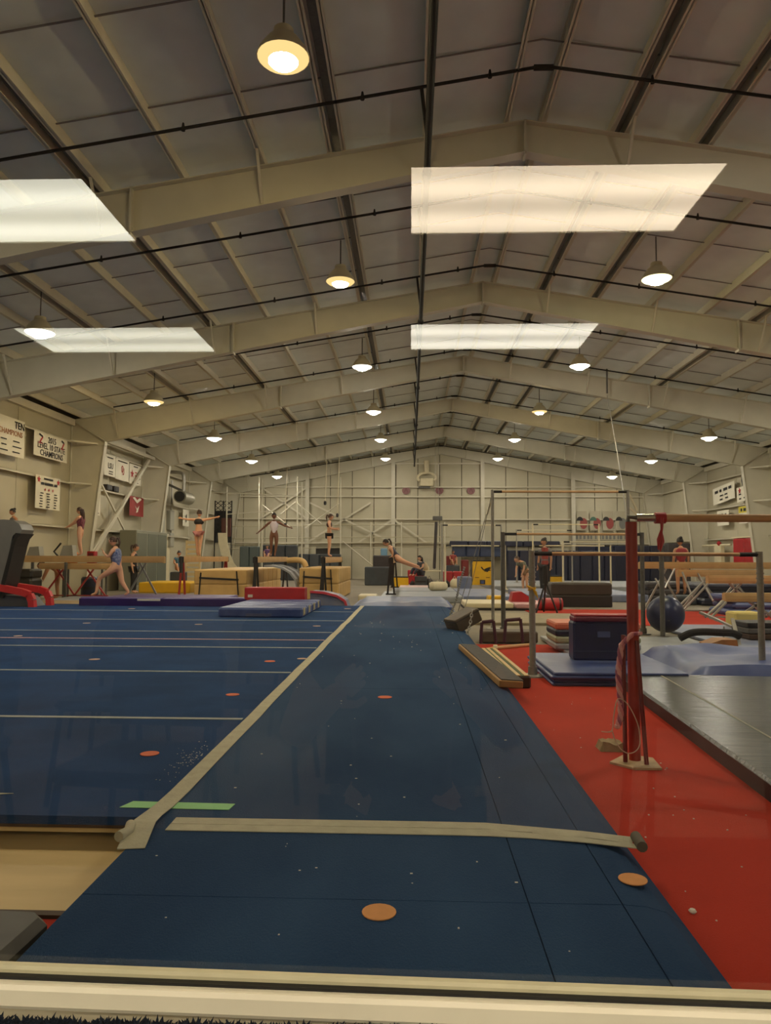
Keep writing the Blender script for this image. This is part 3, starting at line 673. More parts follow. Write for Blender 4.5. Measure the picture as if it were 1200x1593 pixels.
MB().tube([(RX-0.02, RY, zt), (RX-0.015, RY, zt+0.03), (RX+0.04, RY, zb)], 0.014, 8).build('hook', dark_steel, t)
MB().tube([(RX+2.44, RY, 0.02), (RX+2.44, RY, zt)], 0.034, 14).build('post', red_paint, t)
MB().tube([(RX+2.4, RY, zb), (RX+2.44, RY, zb)], 0.023, 10).build('sleeve', chrome, t)
rib = thing('red_ribbon', 'red cloth ribbon tied round the near wooden rail', 'ribbon')
MB().tube([(RX+0.14, RY, zb), (RX+0.2, RY, zb)], 0.034, 12).build('wrap', red_v, rib)
MB().tube([(RX+0.17, RY-0.035, zb), (RX+0.165, RY-0.045, zb-0.07), (RX+0.15, RY-0.04, zb-0.13), (RX+0.145, RY-0.04, zb-0.19)], [0.012, 0.008, 0.014, 0.005], 6).build('tail', red_v, rib)
MB().tube([(RX+0.165, RY-0.04, zb-0.08), (RX+0.17, RY-0.04, zb-0.14), (RX+0.155, RY-0.04, zb-0.2)], [0.006, 0.012, 0.003], 6).build('tail', red_v, rib)
# braided pink rope on the post
rp = thing('braided_rope', 'pink braided rope looped over the red post', 'rope')
pts = [at(x, y, RY-0.07) for x, y in ((997, 985), (985, 986), (974, 996), (967, 1004), (964, 1030), (962, 1046), (964, 1070), (966, 1092), (966, 1115), (962, 1128))]
for k in range(3):
    g = MB(); q = []
    for i in range(len(pts)*5-4):
        a = i/5; j = min(int(a), len(pts)-2); f = a-j; p = pts[j].lerp(pts[j+1], f); th = a*4.0 + k*2.094
        q.append(p + Vector((math.cos(th)*0.009, math.sin(th)*0.009, 0)))
    g.tube(q, 0.01, 6).build('strand', mat(['pink_rope', 'mauve_rope', 'rose_rope'][k], [(214, 140, 146), (160, 92, 116), (222, 168, 166)][k], 0.9), rp)
for x, y in ((963, 1047), (966, 1093), (961, 1130)):
    c_ = at(x, y, RY-0.07); MB().lathe([(0.004, -0.016), (0.017, -0.008), (0.017, 0.008), (0.004, 0.016)], 8, c_).build('knot', MATS['rose_rope'], rp)
co_ = thing('cord_loop', 'thin pale cord looped at the foot of the red post', 'cord')
def smooth(pts, n=6):
    out = []
    P = [pts[0]] + list(pts) + [pts[-1]]
    for i in range(1, len(P)-2):
        for k in range(n):
            t_ = k/n; a, b, c, d = P[i-1], P[i], P[i+1], P[i+2]
            out.append(0.5*((2*b) + (c-a)*t_ + (2*a-5*b+4*c-d)*t_*t_ + (3*b-a-3*c+d)*t_**3))
    out.append(P[-2]); return out
MB().tube(smooth([at(x, y, RY-0.16) for x, y in ((936, 1138), (952, 1137), (955, 1115), (960, 1090), (968, 1088), (980, 1100), (993, 1128), (996, 1155), (990, 1168), (978, 1172), (966, 1165), (957, 1150), (953, 1137))]), 0.003, 6).build('loop', rope_white, co_)
rag = thing('canvas_rag', 'crumpled tan canvas scrap at the foot of the red post', 'rag', (0, 0, 0))
p0 = on(952, 1165, 0.02); crumple(p0.x-0.08, p0.x+0.08, p0.y-0.05, p0.y+0.1, 0.022, 0.05, 21, 8, 8).build('cloth', mat('tan_canvas', (150, 130, 96), 0.9, var=0.2, vscale=20), rag)
rag.location.z = 0.014

# middle set: steel posts
y2 = 7.55
t = bar_set('pale wooden bar rail on short steel posts, yellow ribbon on one post', at(828, 900, y2).x, at(1183, 900, y2).x, y2, at(1000, 862, y2).z, wood_rail, steel, 0.02, 0.032, grip, True, 0.2, collars=True, feet=0.012)
yr = thing('yellow_ribbon', 'yellow ribbon tied round a steel bar post', 'ribbon'); c_ = at(828, 915, y2)
MB().tube([c_ + Vector((0, 0, -0.012)), c_ + Vector((0, 0, 0.012))], 0.04, 10).build('wrap', yellow_v, yr)
for dx, dz in ((-0.06, 0.03), (0.05, -0.1), (0.03, -0.07), (-0.05, -0.02)): MB().tube([c_ + Vector((0, -0.045, 0)), c_ + Vector((dx*0.6, -0.05, dz*0.4)), c_ + Vector((dx, -0.045, dz))], [0.008, 0.014, 0.004], 6).build('tail', yellow_v, yr)
# set behind it: high and low rails
t = bar_set('highest bar rail on slim steel posts beside the chained weights', at(767, 900, 12.6).x, at(979, 900, 12.6).x, 12.6, at(860, 765, 12.6).z, wood_rail, steel, 0.02, 0.027, grip)
for a, b in ((at(979, 768, 12.6), at(992, 795, 12.6)), (at(980, 790, 12.6), at(994, 803, 12.6)), (at(766, 775, 12.6), at(758, 800, 12.9))): MB().bar(a, b, 0.02, 0.03).build('adjuster', cream_v, t)
t = bar_set('wooden rail on dark thick posts just under the highest bar', at(783, 900, 11.9).x, at(1000, 900, 11.9).x, 11.9, at(880, 831, 11.9).z, wood_rail, dark_steel, 0.02, 0.036, grip, True, 0.22)
tall = thing('steel_post', 'plain grey steel post standing in front of the exercise ball', 'post'); q = on(1031, 967, 0.06)
MB().tube([(q.x, 11.0, 0.055), (q.x, 11.0, at(1030, 842, 11.0).z)], 0.036, 12).build('shaft', dark_steel, tall); MB().lathe([(0.09, 0), (0.085, 0.012), (0.05, 0.016)], 12, (q.x, 11.0, 0.051)).build('base_plate', dark_steel, tall)
tall.location.x = at(1031, 950, 11.0).x - q.x
# far sets
far = [(688, 780, 817, 26.0, 'far bar set between the eagle box and the end wall', steel, 0.003), (693, 786, 849, 25.0, 'low far bar rail in front of the eagle box row', cream_v, 0.141), (804, 890, 825, 30.0, 'thin far bar set by the navy wall pads', steel, 0.201),
       (829, 932, 816, 27.5, 'far bar set in front of the row of small banners', cream_v, 0.201), (830, 950, 849, 25.4, 'low cream bar rail behind the tripod bag', cream_v, 0.003), (876, 985, 843, 22.5, 'cream bar rail with slanting stays by the navy pads', cream_v, 0.201)]
for x0, x1, yy, Y, lb, pm_, ft in far:
    bar_set(lb, at(x0, yy, Y).x, at(x1, yy, Y).x, Y, at(x0, yy, Y).z, cream_v, pm_, 0.022, 0.03, grip, True, 0.2, group='bar sets at the far end', feet=ft)
st_ = thing('guy_cables', 'thin pale steel cable slanting from the roof to the floor past the red post', 'cable')
MB().tube([at(945, 615, 22.0), at(960, 700, 19.5), at(984, 862, 15.0)], 0.012, 6).build('cable', steel, st_); MB().bar(at(945, 612, 22.0), at(945, 612, 22.0) + Vector((0, 0, 0.75)), 0.04, 0.04).build('anchor', dark_steel, st_)
st2 = thing('guy_cables', 'pair of thin cables slanting from the high bar post to the chained weights', 'cable')
for a, b in (((757, 800, 12.7), (703, 985, 11.2)), ((764, 775, 12.6), (735, 905, 12.4)), ((735, 905, 12.4), (712, 985, 11.4))): MB().tube([at(*a), at(*b)], 0.006, 5).build('cable', dark_steel, st2)

# ------------------------------------------------------------------ weights, sled, planks, ball
wb_ = mat('dark_stained_wood', (78, 64, 46), 0.6, var=0.2, vscale=6)
bx = thing('anchor_weight', 'dark wooden weight box tilted and chained beside the strip', 'weight')
M = Matrix.Translation(at(722, 963, 11.2)) @ Matrix.Rotation(0.45, 4, 'Z') @ Matrix.Rotation(-0.42, 4, 'Y')
MB().rbox(-0.24, 0.2, -0.18, 0.18, -0.1, 0.1, 0.015, M).build('box', wb_, bx)
M2 = M @ Matrix.Translation((0, 0, 0)); MB().box(-0.245, 0.205, -0.185, 0.185, 0.06, 0.07, M2).build('band', black_paint, bx)
bx2 = thing('anchor_weight', 'low dark wooden weight box lying flat under the bar posts', 'weight', (0, 0, 0))
q = on(765, 1000, 0.0); MB().rbox(1.0, 1.78, 10.45, 10.85, 0.013, 0.17, 0.02).build('box', wb_, bx2)
def chain(t, pts, r=0.012, link_l=0.05, m=None):
    g = MB(); P = [Vector(p) for p in pts]; d = 0; k = 0
    for a, b in zip(P[:-1], P[1:]):
        n = max(1, int((b-a).length/link_l)); ax = (b-a).normalized()
        s = ax.cross(Vector((0, 1, 0)));  s = s.normalized() if s.length > 0.1 else Vector((1, 0, 0)); u = ax.cross(s)
        for i in range(n):
            c_ = a.lerp(b, (i+0.5)/n); w_ = s if k % 2 else u; k += 1
            g.tube([c_ + ax*(math.cos(h*math.pi/4)*link_l*0.68) + w_*(math.sin(h*math.pi/4)*link_l*0.36) for h in range(8)], r*0.55, 5, closed=True)
    return g.build('chain', m or steel, t)
c1 = thing('steel_chain', 'pale steel chain hanging over the tilted weight box', 'chain'); chain(c1, [at(735, 950, 11.0), at(731, 975, 10.9), at(722, 1000, 10.7)])
c2 = thing('steel_chain', 'dark chain running up from the strip to the cable', 'chain'); chain(c2, [at(700, 958, 11.6), at(710, 935, 12.2), at(716, 905, 13.0), at(723, 882, 13.6)], m=dark_steel)
c3 = thing('steel_chain', 'short chain hanging from the beam leg beside the brown box', 'chain'); chain(c3, [at(1127, 975, 10.9), at(1126, 994, 10.9)])
mar = mat('maroon_foam_sleeve', (70, 36, 52), 0.8)
for k, (x0, x1, y0, y1, Y, lb) in enumerate(((748, 768, 968, 1003, 10.2, 'maroon padded hoop frame beside the tilted weight box'), (785, 810, 965, 1000, 10.2, 'taller maroon padded hoop frame beside the steel post'))):
    t = thing('hoop_stand', lb, 'stand'); a = at(x0, y1, Y); b = at(x0+2, y0, Y); c_ = at(x1, y0-2, Y); d = at(x1+4, y1, Y); a.z = max(a.z, 0.03); d.z = max(d.z, 0.03)
    MB().tube([a, b], 0.022, 8).build('leg', mar, t); MB().tube([c_, d], 0.022, 8).build('leg', mar, t); MB().tube([b, c_], 0.024, 8).build('crossbar', mar, t)
pk = thing('wooden_plank', 'wooden plank with a dark carpeted top lying on the strip edge', 'plank')
A, B = Vector((0.66, 8.75, 0)), Vector((0.83, 6.2, 0)); d = (B-A); an = math.atan2(d.y, d.x); M = Matrix.Translation(A.lerp(B, 0.5) + Vector((0, 0, ZB))) @ Matrix.Rotation(an, 4, 'Z') @ Matrix.Rotation(-0.06, 4, 'X')
hl = d.length/2; MB().rbox(-hl, hl, -0.1, 0.1, 0.0, 0.055, 0.006, M).build('board', mat('honey_wood', (170, 130, 76), 0.5, var=0.12, vscale=3, stretch=(1, 8, 1)), pk)
MB().box(-hl+0.03, hl-0.02, -0.08, 0.105, 0.055, 0.064, M).build('carpet_top', mat('grey_carpet_strip', (84, 82, 84), 0.95, var=0.12, vscale=20), pk)
pk2 = thing('wooden_plank', 'pale wooden plank with green stripes lying on the red carpet', 'plank')
A, B = Vector((0.93, 8.9, 0)), Vector((1.0, 6.85, 0)); d = (B-A); an = math.atan2(d.y, d.x); M = Matrix.Translation(A.lerp(B, 0.5) + Vector((0, 0, 0.013))) @ Matrix.Rotation(an, 4, 'Z'); hl = d.length/2
MB().rbox(-hl, hl, -0.1, 0.1, 0.0, 0.11, 0.015, M).build('board', brown_v, pk2)
for y in (-0.085, -0.03, 0.045): MB().box(-hl+0.01, hl-0.01, y, y+0.035, 0.108, 0.118, M).build('rail_strip', mat('pale_pine', (206, 176, 120), 0.5, var=0.1), pk2)
for y in (-0.05, 0.02): MB().box(-hl+0.01, hl-0.01, y, y+0.02, 0.107, 0.114, M).build('green_stripe', mat('moss_green_felt', (96, 108, 74), 0.9), pk2)
st3 = thing('cross_pole', 'pale wooden pole lying across the plank ends', 'pole'); MB().tube([at(752, 1012, 9.2), at(775, 1008, 9.25), at(830, 1003, 9.3)], 0.025, 8).build('shaft', wood_rail, st3); MB().tube([at(768, 1008, 9.2), at(774, 1008, 9.2)], 0.04, 8).build('knob', cream_v, st3)
bl = thing('exercise_ball', 'dark blue exercise ball resting on the mat behind a steel post', 'ball', (at(1036, 963, 11.7).x, 11.7, 0.052))
g = MB(); R_ = 0.285; g.lathe([(R_*math.sin(math.pi*k/16)+1e-4, R_-R_*math.cos(math.pi*k/16)) for k in range(17)], 32); g.build('body', mat('navy_rubber', (22, 34, 74), 0.35, var=0.15, vscale=5), bl)
MB().lathe([(0.02, 0), (0.015, 0.008)], 8, (-0.05, -R_*0.99, 0.2)).build('valve', black_paint, bl)
bc = thing('black_drape', 'black cloth bundle lying beyond the crumpled blue mat', 'cloth', (0, 0, 0.052))
MB().tube(smooth([at(x, y, 10.3) + Vector((0, 0, 0)) for x, y in ((1058, 993), (1075, 985), (1095, 983), (1120, 984), (1140, 985), (1152, 990))], 4), 0.05, 8).build('bundle', mat('black_cloth', (18, 17, 18), 0.9), bc); bc.location.z = 0.0
bw = thing('brown_box', 'open brown wooden box end showing behind the crumpled blue mat', 'box', (at(1130, 1005, 9.6).x, 9.7, 0.052))
MB().prism([(-0.22, -0.1, 0), (0.16, -0.1, 0), (0.14, -0.1, 0.12), (-0.05, -0.1, 0.12), (-0.22, -0.1, 0.06)], (0, 0.3, 0)).build('body', mat('brown_box_wood', (150, 104, 56), 0.6, var=0.2), bw)
# tripod bag stand
tp = thing('tripod_stand', 'black tripod stand with red strapped pads before the dark brown block', 'stand'); Y = 16.2; c_ = at(849, 905, Y)
for x, y, dy in ((833, 938, -0.1), (866, 938, -0.1), (850, 935, 0.3)): q = at(x, y, Y); MB().tube([c_, Vector((q.x, q.y+dy, 0.02))], 0.02, 6).build('leg', black_paint, tp)
MB().tube([at(849, 908, Y), at(848, 880, Y)], 0.06, 8).build('column', black_paint, tp)
for y0, y1 in ((878, 872), (870, 862), (860, 852)): MB().tube([at(848, y0, Y), at(848, y1, Y)], 0.075, 10).build('pad', mat('brick_red_pad', (150, 62, 58), 0.7), tp)

# ------------------------------------------------------------------ balance beams
beam_m = mat('tan_suede', (186, 150, 102), 0.85, var=0.08, vscale=5); red_leg = mat('red_leg_paint', (160, 44, 40), 0.45); grey_leg = mat('grey_leg_paint', (120, 120, 118), 0.4, metal=0.3)
def beam(label, p0, p1, ztop, legs=True, leg_m=None, hh=0.165, wd=0.12, group='balance beams', base=0.0, end_post=False, spread=0.42):
    p0, p1 = Vector((*p0, 0)), Vector((*p1, 0)); d = p1-p0; ln = d.length; c_ = (p0+p1)/2
    t = thing('balance_beam', label, 'balance beam', (c_.x, c_.y, base), math.atan2(d.y, d.x), group); h = ztop-base; z0 = h-hh
    prof = [(-0.05, 0.0), (0.05, 0.0), (wd/2, 0.05), (wd/2, hh-0.05), (0.05, hh), (-0.05, hh), (-wd/2, hh-0.05), (-wd/2, 0.05)]
    MB().prism([(-ln/2, y, z0+z) for y, z in prof], (ln, 0, 0)).build('beam_body', beam_m, t)
    for s in (-1, 1): MB().box(s*ln/2-0.012, s*ln/2+0.012, -wd/2-0.006, wd/2+0.006, z0-0.01, h-0.012).build('end_cap', grip if end_post else beam_m, t)
    if legs:
        for s in (-1, 1):
            x = s*(ln/2-0.55)
            if end_post: x = s*(ln/2-0.12)
            for k in (-1, 1): 
                if end_post: MB().bar((x, k*0.02, z0), (x, k*0.09, 0.03), 0.05, 0.05, up=(1, 0, 0)).build('leg', leg_m or grey_leg, t)
                else: MB().bar((x + k*spread*0.2, 0, z0), (x - k*spread, 0, 0.03), 0.04, 0.04, up=(0, 1, 0)).build('leg', leg_m or grey_leg, t)
            if end_post: MB().bar((x, -0.14, 0.03), (x, 0.14, 0.03), 0.06, 0.04).build('foot', leg_m or grey_leg, t)
            else: MB().bar((x-0.5, 0, 0.025), (x+0.5, 0, 0.025), 0.05, 0.03).build('foot', leg_m or grey_leg, t)
    return t
B1Y = 18.6
beam('long tan balance beam in front of the banner wall, highest of the near ones', (at(-30, 870, B1Y).x, B1Y), (at(256, 870, B1Y).x, B1Y), 1.2, base=0.1)
beam('lower tan balance beam just behind the beam by the banner wall', (-10.1, 19.9), (at(172, 885, 19.9).x, 19.9), 1.0, leg_m=red_leg, base=0.1)
for x, lb, lm in ((-6.25, 'tan balance beam running down the hall, under the girl with spread arms', red_leg), (-4.22, 'tan balance beam between the two tan mat stacks', black_paint), (-2.37, 'tan balance beam over the smaller tan mat stack', black_paint), (-0.53, 'tan balance beam seen end on beyond the tumbling strip', black_paint)):
    t = beam(lb, (x, 20.0), (x, 25.0), 1.2, leg_m=lm, end_post=True, base=0.172 if x > -1 else 0.0)
    if lm is black_paint: MB().bar((-2.5, 0, 1.2-t.location.z), (-2.5, 0, 0.3), 0.09, 0.06, up=(0, 1, 0)).build('end_pad', grip, t)
    else: MB().bar((-2.5, 0, 1.2), (-2.5, 0, 0.75), 0.12, 0.06, up=(0, 1, 0)).build('end_pad', grip, t)
for x0, x1, yt, Y, lb, sp in ((995, 1290, 874, 18.0, 'longest stored tan beam, the top one by the far side wall', 0.42), (1055, 1182, 886, 17.0, 'short stored tan beam with slanting legs, second from the top', 0.5), (1101, 1280, 895, 15.2, 'stored tan beam third from the top above the dark mats', 0.6), (1127, 1290, 922, 13.6, 'lowest stored tan beam above the yellow foam wedge', 0.5)):
    a, b = at(x0, yt, Y), at(x1, yt, Y); beam(lb, (a.x, Y), (b.x, Y), a.z, leg_m=steel, spread=sp, group='stored balance beams', hh=0.16)
lg = thing('beam_legs', 'steel beam leg frames crossing above the exercise ball', 'leg frame')
for a, b in (((1095, 905, 15), (1048, 952, 14)), ((1102, 908, 15), (1058, 955, 14)), ((1062, 890, 16), (1078, 930, 15.5)), ((1130, 937, 13), (1105, 962, 12.5)), ((1126, 935, 13), (1098, 960, 12.5)), ((1085, 890, 17), (1110, 935, 16)), ((1050, 885, 17), (1035, 915, 16.5)), ((1020, 900, 17), (1040, 935, 16.5))): MB().bar(at(*a), at(*b), 0.03, 0.03).build('leg', steel, lg)
MB().bar(at(1090, 953, 12.6), at(1118, 965, 12.2), 0.05, 0.04).build('foot', steel, lg); MB().bar(at(1140, 963, 11.0), at(1153, 1012, 10.0), 0.05, 0.03).build('foot', steel, lg); MB().bar(at(1112, 962, 12.0), at(1160, 985, 11.0), 0.04, 0.03).build('foot', steel, lg)
yw = thing('foam_wedge', 'pale yellow foam wedge under the stored beams', 'block', (at(1158, 955, 12.9).x, 12.9, 0.05)); MB().rbox(-0.24, 0.22, -0.2, 0.2, 0.0, 0.25, 0.03).build('body', mat('pale_yellow_foam', (216, 196, 120), 0.8), yw)
for k, (x0, x1, y0, Y, m_, lb) in enumerate(((1000, 1120, 905, 21.0, grey_side, 'charcoal mat pile behind the stored beams'), (1085, 1290, 908, 19.5, navy, 'dark navy mat pile under the longest stored beam'), (1125, 1290, 925, 16.0, blue_v, 'blue mat pile under the stored beams'))):
    a, b = at(x0, y0, Y), at(x1, y0, Y); t = thing('mat_pile', lb, 'mats', (0, 0, 0)); zt = a.z; n = 3
    for i in range(n): MB().rbox(a.x+0.08*(i % 2), b.x-0.1*(i % 2), Y-0.3, Y+0.8, 0.003+zt*i/n, zt*(i+1)/n-0.004, 0.05).build('mat', m_, t)
sb_ = thing('dark_beam_rack', 'dark stacked boards behind the lowest steel post', 'rack'); 
for k, (z, m_) in enumerate(((0.06, dark_wood), (0.14, dark_steel), (0.22, black_paint))): MB().rbox(at(1157, 985, 10.9).x, at(1230, 985, 10.9).x, 10.7+k*0.03, 11.3, z, z+0.07, 0.01).build('board', m_, sb_)

# tan landing cushions with black straps between the beams
def cushion(label, x0, x1, y0, y1, z0, z1, nfold, layers):
    t = thing('landing_cushion', label, 'mat', (x0, y0, z0)); W, D, Hh = x1-x0, y1-y0, z1-z0
    for l in range(layers):
        for k in range(nfold): MB().rbox(0, W, D*k/nfold+0.004, D*(k+1)/nfold-0.004, Hh*l/layers+0.003, Hh*(l+1)/layers-0.003, 0.03).build('section', tan_v, t)
    for a, b in (((W*0.1, Hh*0.1), (W*0.13, Hh*0.9)), ((W*0.1, Hh*0.72), (W*0.84, Hh*0.66)), ((W*0.84, Hh*0.15), (W*0.8, Hh*0.95))): MB().bar((a[0], -0.006, a[1]), (b[0], -0.006, b[1]), 0.03, 0.05).build('strap', black_paint, t)
    return t
cushion('long tan landing cushion with black straps beside the girl with spread arms', -5.98, -4.5, 20.3, 25.6, 0.02, 0.84, 7, 2)
cushion('tan landing cushion of two layers under the girl in black', -3.07, -1.98, 20.35, 24.5, 0.02, 0.9, 6, 2)
ar = thing('panel_mat', 'striped grey and dark panel mat arched between the tan cushions', 'mat', (0, 0, 0))
P_ = [(-4.1, 0.94), (-3.85, 0.94), (-3.6, 0.88), (-3.38, 0.76), (-3.22, 0.56), (-3.15, 0.3)]
for k in range(4): 
    g = MB(); y = 20.8 + 0.42*k
    for a, b in zip(P_[:-1], P_[1:]): g.bar((a[0], y, a[1]), (b[0], y, b[1]), 0.4, 0.05)
    g.build('panel', [pale_grey, grey_side][k % 2], ar)
bt = thing('foam_roll', 'curved tan foam roll lying over the panel mat', 'roll'); MB().tube(smooth([at(x, y, 22.0) for x, y in ((447, 872), (462, 871), (472, 874), (476, 882))], 5), 0.09, 10).build('body', tan_v, bt)

# ------------------------------------------------------------------ treadmill cut by the frame, odd things by the banner wall
tm = thing('treadmill', 'grey treadmill with red side rails cut by the frame edge', 'treadmill'); Y = 15.3
plastic = mat('grey_plastic', (112, 110, 106), 0.4, var=0.05); redp = mat('red_plastic', (196, 44, 48), 0.35, var=0.06)
prof = [(-40, 812), (5, 808), (20, 809), (30, 815), (34, 824), (32, 830), (24, 829), (19, 835), (14, 860), (6, 895), (-2, 925), (-40, 925)]
MB().prism([at(x, y, Y) for x, y in prof], (0, 0.5, 0)).build('console_upright', plastic, tm)
MB().prism([at(x, y, Y-0.02) for x, y in ((24, 829), (33, 830), (26, 838), (22, 850), (9, 905), (3, 930), (-3, 930), (2, 905), (14, 860))], (0, 0.54, 0)).build('edge_trim', black_paint, tm)
for k, (off, dy) in enumerate(((0, 0.0), (27, 0.55))):
    ps = [at(x+off*(1 if x > 20 else 0.5), y - (4 if k else 0), Y+dy) for x, y in ((-40, 909), (5, 915), (35, 921), (46, 925), (50, 934), (51, 946))]
    g = MB()
    for a, b in zip(ps[:-1], ps[1:]): g.bar(a, b, 0.12, 0.14)
    g.build('side_rail', redp, tm)
MB().prism([at(x, y, Y+0.1) for x, y in ((-40, 922), (40, 928), (53, 944), (-40, 946))], (0, 0.5, 0)).build('running_deck', mat('grey_deck', (96, 96, 100), 0.5), tm)
kb = thing('black_ball', 'black rounded knob at the frame edge above the blue floor', 'knob'); c_ = at(-2, 975, 12.0); MB().lathe([(0.001, -0.1), (0.06, -0.085), (0.1, -0.03), (0.1, 0.03), (0.06, 0.085), (0.001, 0.1)], 14, c_).build('ball', black_paint, kb); MB().tube([c_, (c_.x-0.2, c_.y, ZB+0.01)], 0.02, 6).build('stem', black_paint, kb)
sbn = thing('storage_bench', 'dark storage bench behind the lower beam by the wall', 'bench', (0, 0, 0))
x0_, x1_ = at(100, 870, 20.4).x, at(165, 870, 20.4).x
MB().box(x0_, x1_, 20.25, 20.6, 0.95, 1.0).build('seat_board', dark_wood, sbn)
for x in (x0_+0.05, x1_-0.05):
    for y in (20.28, 20.57): MB().bar((x, y, 0.002), (x, y, 0.95), 0.04).build('leg', dark_steel, sbn)
ob = thing('orange_block', 'orange foam block behind the long beam at the girl\'s feet', 'block', (at(112, 865, 20.4).x, 20.42, 1.001)); MB().rbox(-0.13, 0.13, -0.1, 0.1, 0.0, 0.3, 0.02).build('body', mat('orange_foam', (222, 120, 40), 0.6), ob); MB().box(-0.135, 0.135, -0.105, -0.1, 0.1, 0.14).build('strap', black_paint, ob)
rb2 = thing('red_box', 'small red box behind the long beam beside the girl', 'box', (at(143, 865, 20.4).x, 20.42, 1.001)); MB().rbox(-0.11, 0.11, -0.1, 0.1, 0.0, 0.33, 0.015).build('body', red_v, rb2); MB().box(-0.07, 0.07, -0.104, -0.1, 0.2, 0.28).build('label_patch', brown_red, rb2)
for k, (x, y0, lb) in enumerate(((48, 850, 'grey exercise machine with black handles behind the long beam'), (100, 848, 'slanted grey machine panel by the wall behind the girl'))):
    t = thing('exercise_machine', lb, 'machine'); Y = 19.55; c_ = at(x, 866, Y)
    MB().prism([at(x-8, 867, Y), at(x+14, 867, Y), at(x+12, y0, Y), at(x-2, y0+1, Y)], (0, 0.25, 0)).build('console', mat('pale_machine_grey', (150, 148, 138), 0.5), t)
    MB().tube([at(x-8, 867, Y), at(x-16, 858, Y), at(x-5, 845, Y)], 0.025, 6).build('handle', black_paint, t); MB().box(c_.x-0.03, c_.x+0.03, Y+0.08, Y+0.14, 0.1, 1.22).build('stand', dark_steel, t)
bm2 = thing('black_mat_roll', 'black mat pile under the lower beam by the treadmill', 'mats', (0, 0, 0))
for k in range(3): MB().rbox(at(10, 900, 19.2).x, at(58, 900, 19.2).x, 18.9, 19.5, 0.11+k*0.25, 0.35+k*0.25, 0.05).build('mat', blk, bm2)
bb = thing('blue_barrel', 'dark blue barrel mat standing under the lower beam', 'mat', (at(140, 905, 21).x, 21.0, 0.001)); MB().lathe([(0.2, 0), (0.24, 0.05), (0.24, 0.55), (0.2, 0.6)], 16).build('body', navy, bb); MB().lathe([(0.243, 0.25), (0.243, 0.32)], 16).build('band', black_paint, bb)

# ------------------------------------------------------------------ far end
def eagle_box(label, x, y_, w_, h_, d_, emblem=True):
    t = thing('vault_box', label, 'box', (x, y_, 0.2), 0.0)
    MB().prism([(-w_/2, 0, 0), (w_/2, 0, 0), (w_/2*0.97, 0, h_), (-w_/2*0.97, 0, h_)], (0, d_, 0)).build('body', yellow_v, t)
    MB().prism([(-w_/2-0.004, 0.02, 0), (-w_/2-0.004, d_, 0), (-w_/2*0.97-0.004, d_, h_), (-w_/2*0.97-0.004, 0.02, h_)], (-0.012, 0, 0)).build('side_panel', grey_side, t)
    MB().box(-w_/2*0.97, w_/2*0.97, -0.006, d_, h_, h_+0.04).build('top_pad', black_paint, t)
    if emblem:
        e = [(0.0, 0.62), (0.05, 0.68), (0.12, 0.72), (0.22, 0.76), (0.33, 0.77), (0.24, 0.72), (0.3, 0.7), (0.22, 0.66), (0.3, 0.62), (0.2, 0.6), (0.14, 0.54), (0.1, 0.58), (0.04, 0.55), (0.06, 0.6), (-0.04, 0.66), (-0.1, 0.76), (-0.06, 0.78), (-0.02, 0.7)]
        MB().prism([(x_*w_/0.75+0.03, -0.004, z_*h_/1.0) for x_, z_ in e], (0, 0.003, 0)).build('eagle_emblem', black_paint, t)
        for xx in (-0.2, 0.2): MB().box(xx*w_/0.75-0.07, xx*w_/0.75+0.07, -0.004, 0, 0.3*h_, 0.33*h_).build('lettering_line', mat('brown_print', (110, 70, 20), 0.7), t)
        MB().box(-0.1, 0.1, -0.006, 0, 0.03, 0.22*h_).build('hand_hole', grey_side, t); MB().box(-0.05, 0.05, -0.008, -0.006, 0.05, 0.18*h_).build('blue_patch', blue_v, t)
    return t
q = at(751, 910, 27.3); eagle_box('tall yellow vault box with a black eagle emblem', q.x, 27.3, 0.74, 0.86, 0.9)
q = at(866, 903, 26.3); eagle_box('low yellow box half hidden behind the tripod stand', q.x, 26.3, 0.56, 0.34, 0.5, False)
q = at(624, 900, 29.2); t = eagle_box('small yellow trapezoid box beyond the beam seen end on', q.x, 29.2, 0.6, 0.4, 0.5, False); t.location.z = 0.0
def pad(label, x0, x1, y0, y1, Y, m_, name='wall_pad', n=1, d_=0.5, ground=True, cat='mat'):
    a, b = at(x0, y1, Y), at(x1, y0, Y); t = thing(name, label, cat, (0, 0, 0)); z0 = 0.002 if ground else a.z
    for k in range(n): MB().rbox(a.x+(b.x-a.x)*k/n+0.01, a.x+(b.x-a.x)*(k+1)/n-0.01, Y, Y+d_, z0, b.z, 0.04).build('block', m_, t)
    return t
slate = mat('slate_block_vinyl', (60, 66, 72), 0.5, var=0.15)
pad('dark slate block beyond the beam seen end on', 567, 612, 882, 897, 31.5, slate, 'foam_block', 1)
pad('upper dark block behind the girl on the beam end', 580, 614, 864, 882, 33.0, grey_side, 'foam_block', 1)
pad('light blue square block on the end wall behind the girl', 592, 603, 853, 862, 33.8, mat('light_blue_foam', (110, 150, 176), 0.6), 'foam_block', 1, 0.3)
pad('long low red mat beyond the small yellow box', 634, 660, 887, 897, 33.2, red_v, 'red_mat', 2)
pad('red folded mat pile by the far chairs', 690, 720, 889, 899, 32.0, red_v, 'red_mat', 2)
pad('maroon block with a seated child beside the far bars', 692, 708, 865, 884, 35.0, brown_red, 'foam_block', 1)
pad('second maroon block next to the yellow eagle box', 718, 730, 871, 886, 34.0, brown_red, 'foam_block', 1)
pad('green grey block beside the black lattice', 372, 402, 850, 893, 36.5, mat('green_grey_vinyl', (84, 94, 92), 0.5), 'foam_block', 2)
pad('long slate block behind the girl in white', 406, 462, 848, 893, 37.5, slate, 'foam_block', 3)
